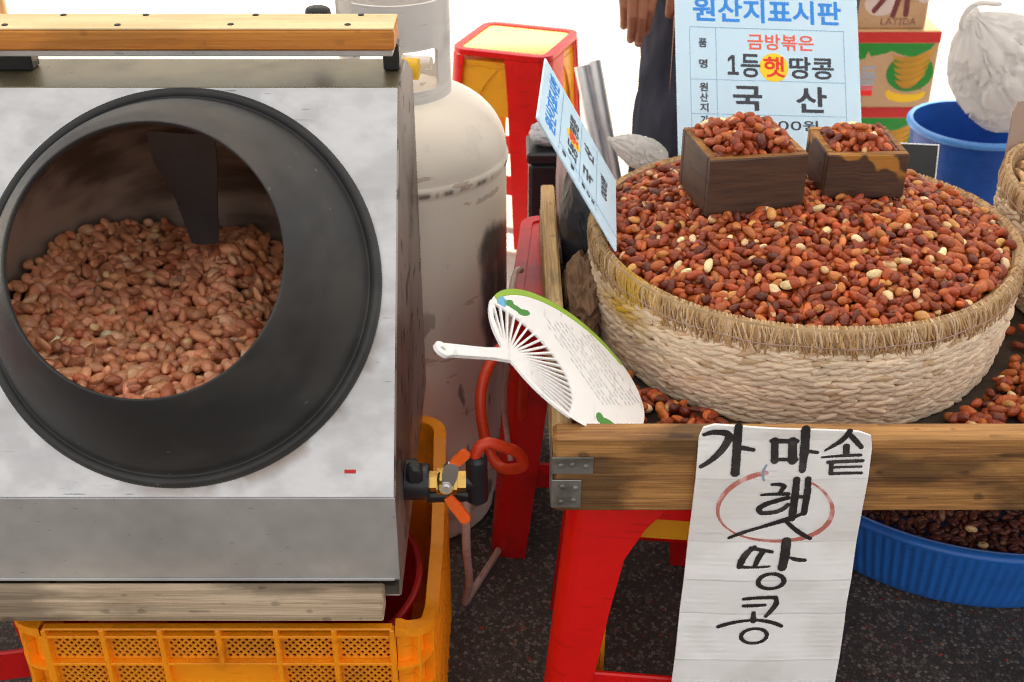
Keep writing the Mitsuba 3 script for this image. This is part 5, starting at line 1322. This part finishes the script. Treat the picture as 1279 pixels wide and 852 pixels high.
# strokes grouped into the written signs
groups = [(0, 3), (3, 9), (9, 17), (17, 25), (25, 31), (31, 35)]
extra = {4: 35, 5: 36}
for gi, (a, b) in enumerate(groups):
    ids = list(range(a, b)) + ([extra[gi]] if gi in extra else [])
    add('brushed_letter', on_board(union_all([brush(*STROKES[0][i]) for i in ids]).simplify(0.0001), 0.0010), 'm_ink', lb)
add('red_ring', on_board(brush(*STROKES[1]).simplify(0.0001), 0.0006), 'm_redink', lb, label='faded red pencil ring round the second brushed letter')
add('blue_tick', on_board(brush(*STROKES[2]), 0.0006), 'm_blueink', lb)

# ---------------------------------------------------------------- hand fan
Af, Bf = np.array([0.6183, 0.6438, -0.4507]), np.array([0.4997, -0.7647, -0.4068])
Af /= np.linalg.norm(Af)
Bf = Bf - Af * (Bf @ Af)
Bf /= np.linalg.norm(Bf)
FA = frame([0.0627, 1.1346, 0.5591], Af, -Bf, np.cross(Af, -Bf))
FR = 0.1107
hf_ = thing('hand_fan', 'white round plastic hand fan with green edge lying on the left corner of the tray', 'hand fan')
disc = Point(0, 0).buffer(FR, 64)
openz = Point(-FR, 0).buffer(0.088, 64)
paper = disc.buffer(-0.0015).difference(openz)
add('paper', flat(paper, FA, -0.0004, 0.0008), 'm_white', hf_)
rim_ = disc.difference(disc.buffer(-0.0055)).intersection(openz.buffer(0.004))
arc_ = openz.buffer(0.003).difference(openz.buffer(-0.001)).intersection(disc)
hub_ = Point(-FR + 0.004, 0).buffer(0.014, 24).intersection(disc.buffer(0.001))
add('frame', flat(union_all([rim_, arc_, hub_]), FA, -0.0012, 0.0026), 'm_white', hf_)
for a in np.linspace(-70, 70, 23):
    ca, sa = math.cos(R_(a)), math.sin(R_(a))
    p = LineString([(-FR + 0.008 * ca, 0.008 * sa), (-FR + 0.0885 * ca, 0.0885 * sa)]).buffer(0.00125, cap_style='flat').intersection(disc)
    add('rib', flat(p, FA, -0.001, 0.0022), 'm_white', hf_)
hp = union_all([Polygon([(-FR + 0.006, -0.0095), (-FR + 0.006, 0.0095), (-FR - 0.03, 0.0068), (-FR - 0.100, 0.0078), (-FR - 0.100, -0.0078), (-FR - 0.03, -0.0068)]), Point(-FR - 0.100, 0).buffer(0.0095, 20)]).difference(Point(-FR - 0.100, 0).buffer(0.0032, 12))
add('handle', flat(hp, FA, -0.002, 0.0042), 'm_white', hf_)
edge_ = paper.difference(affinity.translate(disc, -0.006, -0.012)).intersection(sbox(-0.06, 0.0, 0.12, 0.12))
add('green_edge', flat(edge_, FA, 0.0005, 0.0002), 'm_p_lime', hf_)
leafs = union_all([affinity.rotate(affinity.scale(Point(x, y).buffer(1, 12), a, b), rt) for x, y, a, b, rt in ((-0.034, 0.076, 0.016, 0.006, -35), (-0.024, 0.070, 0.012, 0.005, 10), (-0.040, 0.083, 0.010, 0.004, 20), (-0.018, -0.083, 0.010, 0.005, 40), (-0.010, -0.088, 0.012, 0.005, -20), (-0.020, -0.092, 0.008, 0.005, 80))]).intersection(paper)
for lf in sorted(getattr(leafs, 'geoms', [leafs]), key=lambda g_: g_.bounds):
    add('leaf_print', flat(lf, FA, 0.0005, 0.0002), 'm_p_green', hf_)
add('sky_print', flat(affinity.rotate(affinity.scale(Point(-0.054, 0.082).buffer(1, 12), 0.014, 0.006), 40).intersection(paper), FA, 0.0005, 0.0002), 'm_p_sky', hf_)
tl = []
r7 = np.random.default_rng(3)
for i in range(11):
    x = 0.006 + 0.0078 * i
    y = -0.064 + 0.2 * max(0, x - 0.06)
    y1 = 0.055 - 0.35 * max(0, x - 0.05)
    while y < y1:
        l = r7.uniform(0.004, 0.013)
        if r7.random() < 0.8:
            tl.append(sbox(x, y, x + 0.0013, y + l))
        y += l + 0.0022
add('fine_print', flat(union_all(tl).intersection(paper), FA, 0.0005, 0.0002), 'm_p_grey', hf_, kind='stuff')

# ---------------------------------------------------------------- blue basin under the tray, full of dark peanuts
NX, NY, NR = 0.735, 1.632, 0.345
bs = thing('blue_basin', 'wide ribbed blue plastic basin of dark peanuts on the asphalt under the tray', 'basin')
na, prb = 720, smooth_profile([(0.285, 0.0), (0.297, 0.006), (0.315, 0.06), (0.332, 0.118), (0.338, 0.136)], 2)
ang = np.linspace(0, 2 * np.pi, na, endpoint=False)
V = []
for t in ang:
    for rr, z in prb:
        k = 0.0032 * (0.5 + 0.5 * math.cos(t * 144)) ** 1.5 * min(1, max(0, (z - 0.008) / 0.01)) * min(1, max(0, (0.128 - z) / 0.008))
        V.append([NX + (rr + k) * math.cos(t), NY + (rr + k) * math.sin(t), z])
m = len(prb)
F = [[i * m + a, ((i + 1) % na) * m + a, ((i + 1) % na) * m + a + 1, i * m + a + 1] for i in range(na) for a in range(m - 1)]
add('wall', M(V, F), 'm_basin', bs, smooth=50)
add('rim', xf(lathe(smooth_profile([(0.336, 0.133), (0.350, 0.1335), (0.352, 0.140), (0.347, 0.146), (0.339, 0.147), (0.334, 0.143)], 2), 160), None, (NX, NY, 0)), 'm_basin', bs, smooth=60)
add('inner_wall', xf(lathe(smooth_profile([(0.3345, 0.144), (0.324, 0.115), (0.29, 0.009), (0.0, 0.008)], 1), 120), None, (NX, NY, 0)), 'm_basin', bs, smooth=40)
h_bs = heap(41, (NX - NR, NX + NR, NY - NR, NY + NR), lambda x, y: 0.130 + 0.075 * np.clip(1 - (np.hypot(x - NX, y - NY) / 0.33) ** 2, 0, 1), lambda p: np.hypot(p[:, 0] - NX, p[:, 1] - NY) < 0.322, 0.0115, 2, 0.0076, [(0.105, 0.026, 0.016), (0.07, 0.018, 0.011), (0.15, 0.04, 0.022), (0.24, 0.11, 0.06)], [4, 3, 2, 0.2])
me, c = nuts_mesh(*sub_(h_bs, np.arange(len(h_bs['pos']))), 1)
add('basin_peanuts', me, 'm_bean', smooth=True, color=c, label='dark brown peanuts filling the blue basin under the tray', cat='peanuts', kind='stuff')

# ---------------------------------------------------------------- things in and behind the tray
def crumple(size, sub, amp, seed, freq=6.0, flat_=1.0):
    s = trimesh.creation.icosphere(subdivisions=sub)
    v = s.vertices
    n1 = meshkit.fbm(v * freq / 3 + seed, 3, seed) - 0.5
    w = v + 0.35 * (np.stack([meshkit.noise(v * freq * 0.7 + 9 * k, seed + k) for k in range(3)], 1) - 0.5)
    ridge = np.abs(meshkit.fbm(w * freq + seed * 2, 2, seed + 1) - 0.5) * 2
    v = v * (1 + amp * (1.4 * n1 - 0.8 * ridge))[:, None]
    return M(v * np.array(size), s.faces)


add('black_bag', xf(crumple((0.034, 0.095, 0.095), 5, 0.14, 3, 2.4), None, (0.100, 1.525, 0.545)), 'm_blackbag', smooth=True, label='black plastic bag stuffed between the tray side and the big basket', cat='bag')
add('cloth_sack', xf(crumple((0.030, 0.095, 0.05), 5, 0.5, 8, 3.0), None, (0.0945, 1.385, 0.505)), 'm_sack', smooth=True, label='crumpled brown cloth sack beside the left side of the basket', cat='sack')
pf = []
nu, nv = 10, 40
U_, V_ = np.meshgrid(np.linspace(0, 1, nu), np.linspace(0, 1, nv), indexing='ij')
X_ = 0.0665 + 0.020 * U_ * (0.55 + 0.45 * V_) + 0.002 * np.sin(V_ * 9) - 0.006 * V_
Y_ = 1.585 + 0.012 * np.sin(U_ * 7) - 0.02 * np.sin(V_ * 4)
Z_ = 0.472 + 0.205 * V_ * (1 - 0.25 * U_)
id_ = np.arange(nu * nv).reshape(nu, nv)
add('film_sheet', M(np.stack([X_, Y_, Z_], -1).reshape(-1, 3), np.stack([id_[:-1, :-1], id_[1:, :-1], id_[1:, 1:], id_[:-1, 1:]], -1).reshape(-1, 4)), 'm_pinkfilm', smooth=True, label='limp pale pink plastic sheet standing by the left side board of the tray', cat='plastic sheet')
for i, (a, b) in enumerate((((0.131, 2.235, 0.545), (0.180, 2.16, 0.335)), ((0.156, 2.245, 0.552), (0.200, 2.17, 0.340)))):
    add('metal_tube', tube([np.array(a) + (np.array(a) - b) * 0.0, np.array(a) + (np.array(b) - a) * 0.5, np.array(b), np.array(b) + (np.array(b) - a) * 1.5], 0.0135, 20), 'm_tube', smooth=40,
        label=('bright steel tube leaning behind the tray, nearer the red stool', 'bright steel tube leaning behind the tray, nearer the standing person')[i], cat='metal tube')
add('grey_pouch', xf(crumple((0.040, 0.040, 0.022), 4, 0.25, 17, 3.0), None, (0.068, 2.045, 0.483)), 'm_p_grey', smooth=True, label='small grey pouch half hidden behind the pale blue side sign', cat='pouch')
cb = thing('carton_crate', 'narrow dark plastic box standing on the ground behind the back left corner of the tray', 'box')
add('box_body', rbox(0.03, 0.105, 2.00, 2.09, 0.0, 0.44, 0.006), 'm_blackplastic', cb)
add('box_lid', rbox(0.026, 0.109, 1.996, 2.094, 0.4405, 0.462, 0.004), 'm_blackplastic', cb)

# small black price plate behind the big basket and the back of a cardboard sign in the second basket
pl = thing('price_plate', 'small black plate with a white edge behind the right back rim of the basket', 'price plate')
PA = frame([0.600, 1.69, 0.565], [0.99, -0.14, 0.0], [0.05, 0.36, 0.93], [-0.13, -0.92, 0.36])
add('plate', xf(rbox(-0.035, 0.035, -0.03, 0.030, 0.0, 0.003, 0.001), PA), 'm_black', pl)
add('edge', xf(cat_(rbox(-0.0372, 0.0372, 0.0303, 0.0325, -0.0005, 0.0035, 0.0005), rbox(0.0353, 0.0372, -0.03, 0.030, -0.0005, 0.0035, 0.0005)), PA), 'm_signedge', pl)
add('stand', tube([(PA @ [0, -0.028, -0.001, 1])[:3], [0.602, 1.72, 0.4615]], 0.003, 8), 'm_black', pl)
CA = frame([0.720, 1.640, 0.56], [0.985, 0.16, -0.05], [0.0, 0.30, 0.954], [0.0, 0.0, 1.0])
CA[:3, 2] = np.cross(CA[:3, 0], CA[:3, 1])
add('cardboard_sign', xf(extrude(Polygon([(-0.012, -0.09), (0.26, -0.09), (0.26, 0.115), (0.014, 0.115), (0.006, 0.10)]), 0.004), CA), 'm_greyboard', label='plain brown back of a cardboard sign standing in the second basket', cat='sign')

# ---------------------------------------------------------------- blue bucket and white bag
KXb, KYb, KRb = 1.000, 2.47, 0.140
bu = thing('blue_bucket', 'deep blue plastic bucket, rim highlight painted in lighter blue, on the pavement behind the baskets', 'bucket')
add('wall', xf(lathe(smooth_profile([(0.0, 0.0), (0.100, 0.0), (0.108, 0.01), (0.134, 0.335)], 1), 72), None, (KXb, KYb, 0.0005)), 'm_blue', bu, smooth=50)
add('rim', xf(lathe(smooth_profile([(0.134, 0.335), (0.143, 0.336), (0.144, 0.345), (0.139, 0.351), (0.131, 0.349)], 2), 72), None, (KXb, KYb, 0)), 'm_bluerim_lit', bu, smooth=50)
add('inner_wall', xf(lathe(smooth_profile([(0.132, 0.349), (0.126, 0.30), (0.104, 0.02), (0.0, 0.012)], 1), 72), None, (KXb, KYb, 0)), 'm_blue', bu, smooth=50)
def sack(p_top, p_bot, rmax, seed, nu=160, nv=110):
    """A filled thin plastic bag: gathered folds at its tied neck that die out towards the round bottom."""
    p_top, p_bot = np.array(p_top, float), np.array(p_bot, float)
    ax = p_bot - p_top
    H_ = np.linalg.norm(ax)
    ax /= H_
    e1 = np.cross(ax, [0, 1.0, 0.2])
    e1 /= np.linalg.norm(e1)
    e2 = np.cross(ax, e1)
    s, a = np.meshgrid(np.linspace(0, 1, nv), np.linspace(0, 2 * np.pi, nu, endpoint=False), indexing='ij')
    r = np.interp(s, [0, 0.04, 0.12, 0.25, 0.45, 0.65, 0.82, 0.93, 0.985, 1], np.array([0.16, 0.12, 0.36, 0.68, 0.95, 1.0, 0.9, 0.64, 0.28, 0.0]) * rmax)
    c3 = np.stack([np.cos(a) * 1.3, np.sin(a) * 1.3, s * 2.2], -1)
    ph = 3.5 * meshkit.fbm(c3 * 0.9 + seed, 2, seed)
    fold = np.abs(np.sin(5.5 * a + ph)) ** 0.7 - 0.6
    fold2 = np.abs(meshkit.fbm(c3 * 2.6 + 5 + seed, 3, seed + 2) - 0.5) * 2
    lump = meshkit.fbm(c3 * 1.1 + 2 * seed, 2, seed + 4) - 0.5
    r = r * (1 + 0.16 * fold * (1 - s) ** 1.3 + 0.22 * lump - 0.16 * np.exp(-(fold2 / 0.09) ** 2))
    P_ = p_top + ax * (s * H_)[..., None] + r[..., None] * (np.cos(a)[..., None] * e1 + np.sin(a)[..., None] * e2)
    i_ = np.arange(nu * nv).reshape(nv, nu)
    j_ = np.roll(i_, -1, 1)
    return M(P_.reshape(-1, 3), np.stack([i_[:-1], j_[:-1], j_[1:], i_[1:]], -1).reshape(-1, 4))


wb = add('white_bag', sack((0.905, 2.37, 0.610), (1.085, 2.42, 0.385), 0.108, 4), 'm_film', smooth=True, label='stuffed white plastic bag with a tied top resting over the blue bucket', cat='bag')
add('tied_handle', tube(spline([(0.905, 2.37, 0.606), (0.885, 2.355, 0.585), (0.893, 2.35, 0.625), (0.925, 2.35, 0.634), (0.955, 2.36, 0.630)], 24), 0.005, 8), 'm_film', wb, smooth=True)

add('clear_bag', sack((0.148, 1.75, 0.585), (0.240, 1.735, 0.548), 0.026, 9, 120, 80), 'm_film', smooth=True, label='crumpled clear plastic bag behind the back rim of the big basket', cat='bag')

# ---------------------------------------------------------------- fruit cartons
def carton(x0, x1, y, z0, z1, d, lab):
    k = thing('fruit_carton', lab, 'carton')
    add('box_body', rbox(x0, x1, y, y + d, z0, z1, 0.003), 'm_boxkraft', k)
    return k, frame([x0, y, z0], [1, 0, 0], [0, 0, 1], [0, -1, 0])


def banana_print(k, A, w, h):
    add('red_band', flat(rect(0, h - 0.030, w, h - 0.003), A, 0.0003), 'm_p_boxred', k)
    gp = Polygon([(0, h - 0.031), (w - 0.012, h - 0.031), (w - 0.02, h - 0.045), (w - 0.06, h - 0.066), (w - 0.09, h - 0.060), (w - 0.115, h - 0.05), (w - 0.128, h - 0.056), (w - 0.165, h - 0.064), (w - 0.172, h - 0.050), (w - 0.178, h - 0.068), (w - 0.215, h - 0.08), (0, h - 0.11)])
    add('leaf_print', flat(gp, A, 0.0003), 'm_p_boxgreen', k)
    gg = affinity.scale(Point(w - 0.062, h - 0.105).buffer(1, 24), 0.058, 0.048)
    add('bunch_back', flat(gg.difference(sbox(0, h - 0.07, w, h)), A, 0.0003), 'm_p_boxgreen', k)
    for i in range(5):
        t = np.linspace(0, 1, 20)
        y0 = h - 0.062 - 0.0155 * i
        x0, x1 = w - 0.112 + 0.004 * i, w - 0.008 - 0.004 * i
        lo = np.column_stack([x0 + (x1 - x0) * t, y0 - 0.030 * np.sin(np.pi * t) ** 0.8 + 0.020 * t])
        hi = np.column_stack([x0 + (x1 - x0) * t, y0 - 0.014 * np.sin(np.pi * t) ** 0.8 + 0.020 * t + 0.002])
        p = Polygon(np.vstack([lo, hi[::-1]])).buffer(0)
        me = flat(p, A, 0.0008 + 0.0004 * i)
        lv = me.vertices
        zc = (lv[:, 2] - lv[:, 2].min()) / (np.ptp(lv[:, 2]) + 1e-9)
        add('banana_print', me, 'm_p_banana', k, color=np.array([0.58, 0.28, 0.012]) * (0.65 + 0.5 * zc)[:, None])
    add('small_bananas', flat(affinity.scale(Point(w - 0.065, 0.035).buffer(1, 20), 0.05, 0.022).difference(affinity.scale(Point(w - 0.06, 0.052).buffer(1, 20), 0.05, 0.018)), A, 0.0003), 'm_knob', k)
    add('lettering', flat(words('돌', w - 0.186, w - 0.143, h - 0.150, h - 0.088, 5), A, 0.0003), 'm_p_grey', k)
    add('red_tag', flat(rect(w - 0.192, 0.030, w - 0.148, 0.056), A, 0.0003), 'm_p_hot', k)
    tm = meshkit.text_mesh('Bananas', 0.011, 0.0004, True)
    tm.apply_translation([w - 0.088, 0.047, 0.0003])
    add('lettering', xf(tm, A), 'm_p_maroon', k)


y_ = 2.90
k1, A1 = carton(0.665, 1.033, y_ + 0.01, 0.03, 0.2290, 0.26, 'lowest fruit carton with red band and green leaves, under the banana carton')
banana_print(k1, A1, 1.033 - 0.665, 0.199)
add('pallet_foot', rbox(0.66, 1.03, y_ + 0.02, y_ + 0.26, 0.0, 0.0295, 0.003), 'm_basewood', k1)
k2, A2 = carton(0.68, 1.0465, y_, 0.2295, 0.4235, 0.27, 'middle fruit carton printed with a bunch of yellow bananas')
banana_print(k2, A2, 1.0465 - 0.68, 0.194)
k3, A3 = carton(0.69, 1.0065, y_ + 0.012, 0.424, 0.62, 0.25, 'topmost brown fruit carton printed with dark red fruit, above the banana carton')
w3 = 1.0065 - 0.69
add('round_print', flat(affinity.scale(Point(w3 - 0.115, 0.062).buffer(1, 24), 0.040, 0.030), A3, 0.0003), 'm_p_pinkish', k3)
for u0, v0, u1, v1 in ((w3 - 0.130, 0.045, w3 - 0.095, 0.095), (w3 - 0.083, 0.034, w3 - 0.070, 0.10), (w3 - 0.052, 0.036, w3 - 0.055, 0.10)):
    add('fruit_print', flat(LineString([(u0, v0), (u1, v1)]).buffer(0.0065), A3, 0.0007), 'm_p_maroon', k3)
add('round_print', flat(affinity.scale(Point(w3 - 0.012, 0.085).buffer(1, 24), 0.02, 0.022).intersection(rect(0, 0, w3 - 0.001, 1)), A3, 0.0003), 'm_p_pinkish', k3)
tm = meshkit.text_mesh('LATIDA', 0.016, 0.0004, False)
tm.apply_scale([0.085 / np.ptp(tm.vertices[:, 0]), 1, 1])
tm.apply_translation([w3 - 0.112, 0.0105, 0.0003])
add('lettering', xf(tm, A3), 'm_p_maroon', k3)

# ---------------------------------------------------------------- things far behind the roaster
add('wooden_post', rbox(-1.44, -1.415, 3.35, 3.375, 0, 1.4, 0.002), 'm_polewood', label='thin wooden post standing on the pavement behind the roaster rail', cat='post')
add('orange_strap', tube(spline([(-0.60, 3.30, 0.02), (-0.57, 3.22, 0.03), (-0.545, 3.12, 0.012)], 14), 0.012, 8), 'm_orange', smooth=True, label='short orange strap on the pavement, seen below the roaster rail', cat='strap')
fb_ = thing('foam_box', 'pale white foam box on the pavement behind the gas cylinder collar', 'box')
add('box_body', rbox(-0.53, -0.22, 4.35, 4.65, 0.0, 0.20, 0.01), 'm_white', fb_)
add('box_lid', rbox(-0.54, -0.21, 4.34, 4.66, 0.2005, 0.235, 0.008), 'm_white', fb_)

# ---------------------------------------------------------------- grit and peanut skins on the asphalt
r8 = np.random.default_rng(77)
n_ = 3600
gx_ = np.column_stack([r8.uniform(-0.2, 1.3, n_), r8.uniform(0.95, 2.05, n_)])
s0 = trimesh.creation.icosphere(subdivisions=0)
Vs = s0.vertices[None] * (r8.uniform(0.0009, 0.0032, (n_, 1, 1)) * np.array([1, 1, 0.4]) * r8.uniform(0.6, 1.4, (n_, 1, 3)))
Vs = Vs + np.column_stack([gx_, np.full(n_, -0.0035)])[:, None, :]
cs, _w = palette(n_, r8, [(0.20, 0.035, 0.02), (0.14, 0.125, 0.115), (0.28, 0.17, 0.10), (0.34, 0.05, 0.03), (0.06, 0.056, 0.052)], [3, 4, 1.5, 1.5, 4])
add('grit', M(Vs.reshape(-1, 3), (s0.faces[None] + (np.arange(n_) * len(s0.vertices))[:, None, None]).reshape(-1, 3)), 'm_bean', color=np.repeat(cs, len(s0.vertices), 0), label='red peanut skins and grit scattered on the dark asphalt', cat='grit', kind='stuff')
add('husk_sack', xf(crumple((0.055, 0.06, 0.045), 4, 0.4, 25), None, (-0.008, 1.80, 0.048)), 'm_yellow', smooth=True, label='crumpled yellow packet on the ground behind the gas cylinder foot', cat='packet')
# ---------------------------------------------------------------- the standing vendor behind the tray
PX, PY = 0.425, 2.20
ps = thing('person', 'person in dark navy trousers standing behind the blue sign, one hand hanging down', 'person')
shoulder = np.array([0.215, 2.20, 1.40])
elbow = np.array([0.165, 2.235, 1.10])
wrist = np.array([0.196, 2.085, 0.830])
# right hand, hanging relaxed: palm towards the thigh, fingers pointing down
hand_bones = []
kn = [np.array([0.187, 2.046, 0.745]), np.array([0.202, 2.036, 0.741]), np.array([0.2205, 2.036, 0.741]), np.array([0.2375, 2.042, 0.747])]
for q in kn:
    hand_bones.append((wrist + (q - kn[1]) * 0.55, 0.0185, q, 0.0118))
for a, b in zip(kn[:-1], kn[1:]):
    hand_bones.append((a, 0.0115, b, 0.0115))
tips = []
for i, q in enumerate(kn):
    ln_ = (0.80, 0.98, 1.05, 0.92)[i]
    lean = (0.004, 0.002, -0.001, -0.004)[i]
    a = q + np.array([lean, -0.004, -0.044 * ln_])
    b = a + np.array([lean * 0.6, 0.010, -0.030 * ln_])
    c = b + np.array([0.0, 0.014, -0.020 * ln_])
    hand_bones += [(q, 0.0105, a, 0.0092), (a, 0.0094, b, 0.0084), (b, 0.0084, c, 0.0072)]
    tips.append((b, c))
th0 = wrist + np.array([0.030, -0.018, -0.030])
th1 = np.array([0.262, 2.052, 0.758])
th2 = np.array([0.272, 2.050, 0.722])
th3 = np.array([0.270, 2.054, 0.694])
hand_bones += [(wrist, 0.020, th0, 0.016), (th0, 0.016, th1, 0.0125), (th1, 0.0122, th2, 0.0105), (th2, 0.0104, th3, 0.0085)]
hand = capsules(hand_bones, 0.0035, 5)
arm = capsules([(shoulder, 0.050, elbow, 0.040), (elbow, 0.040, wrist, 0.027), (wrist, 0.027, (wrist + kn[1]) / 2, 0.021)], 0.012, 6)
# the other arm, the head and neck: one body with the hand
sh2, el2, wr2 = np.array([0.635, 2.20, 1.40]), np.array([0.685, 2.23, 1.10]), np.array([0.66, 2.10, 0.90])
head = [((PX, 2.20, 1.44), 0.055, (PX, 2.185, 1.55), 0.055), ((PX, 2.175, 1.60), 0.085, (PX, 2.195, 1.66), 0.095), ((PX, 2.135, 1.57), 0.05, (PX, 2.175, 1.62), 0.07), ((PX, 2.098, 1.615), 0.012, (PX, 2.105, 1.645), 0.010),
        ((PX - 0.085, 2.19, 1.60), 0.014, (PX - 0.087, 2.195, 1.64), 0.016), ((PX + 0.085, 2.19, 1.60), 0.014, (PX + 0.087, 2.195, 1.64), 0.016)]
h2 = []
for i in range(4):
    q = wr2 + np.array([0.026 - 0.016 * i, -0.03, -0.085])
    a = q + [0, -0.004, -0.042]
    b = a + np.array([0, 0.014, -0.028])
    h2 += [(wr2, 0.019, q, 0.0115), (q, 0.0103, a, 0.0092), (a, 0.0092, b, 0.0078)]
h2 += [(wr2, 0.019, wr2 + np.array([-0.04, -0.03, -0.05]), 0.013), (wr2 + np.array([-0.04, -0.03, -0.05]), 0.012, wr2 + np.array([-0.047, -0.035, -0.09]), 0.009)]
skin = capsules(hand_bones + [(elbow, 0.040, wrist, 0.027), (wrist, 0.026, (wrist + kn[1]) / 2, 0.0205), (shoulder, 0.045, elbow, 0.040), (sh2, 0.045, el2, 0.040), (el2, 0.040, wr2, 0.026), (shoulder, 0.045, sh2, 0.045), ((PX, 2.2, 1.40), 0.06, (PX, 2.2, 1.46), 0.055)] + head + h2, 0.0055, 4)
add('body', skin, 'm_skin', ps, smooth=True)
for b, c in tips:
    d = (c - b) / np.linalg.norm(c - b)
    n_ = np.array([0, -1.0, 0]) - d * (d @ np.array([0, -1.0, 0]))
    n_ /= np.linalg.norm(n_)
    s_ = np.cross(d, n_)
    o = b + (c - b) * 0.75 + n_ * 0.0062
    add('fingernail', M(*(lambda m_: (m_.vertices, m_.faces))(xf(trimesh.creation.icosphere(subdivisions=2), frame(o, s_, d, n_) @ np.diag([0.0052, 0.0068, 0.0018, 1])))), 'm_nail', ps, smooth=True)
tr = capsules([((0.36, 2.20, 0.97), 0.125, (0.49, 2.20, 0.97), 0.125), ((0.345, 2.19, 0.90), 0.110, (0.322, 2.16, 0.52), 0.087), ((0.322, 2.16, 0.52), 0.087, (0.300, 2.15, 0.10), 0.080), ((0.505, 2.19, 0.90), 0.110, (0.535, 2.17, 0.52), 0.090), ((0.535, 2.17, 0.52), 0.090, (0.555, 2.17, 0.10), 0.080)], 0.012, 6)
vn = tr.vertex_normals
tr.vertices += vn * ((meshkit.fbm(tr.vertices * [22, 22, 9], 3, 6) - 0.5) * 0.028)[:, None]
add('trousers', tr, 'm_trouser', ps, smooth=True)
add('shirt', capsules([((0.34, 2.20, 0.98), 0.128, (0.34, 2.20, 1.32), 0.115), ((0.51, 2.20, 0.98), 0.128, (0.51, 2.20, 1.32), 0.115), ((0.34, 2.20, 1.32), 0.115, (0.51, 2.20, 1.32), 0.115), ((0.25, 2.2, 1.385), 0.068, (0.60, 2.2, 1.385), 0.068), ((0.25, 2.2, 1.385), 0.068, elbow + [0, 0, 0.06], 0.056), ((0.60, 2.2, 1.385), 0.068, el2 + [0, 0, 0.06], 0.056)], 0.014, 8), 'm_shirt', ps, smooth=True)
add('hair', capsules([((PX, 2.205, 1.69), 0.088, (PX, 2.235, 1.64), 0.082), ((PX, 2.175, 1.715), 0.07, (PX, 2.235, 1.64), 0.08)], 0.012, 4), 'm_hair', ps, smooth=True)
for x in (0.30, 0.555):
    add('shoe', capsules([((x, 2.17, 0.045), 0.043, (x, 2.06, 0.034), 0.033)], 0.010, 4), 'm_black', ps, smooth=True)
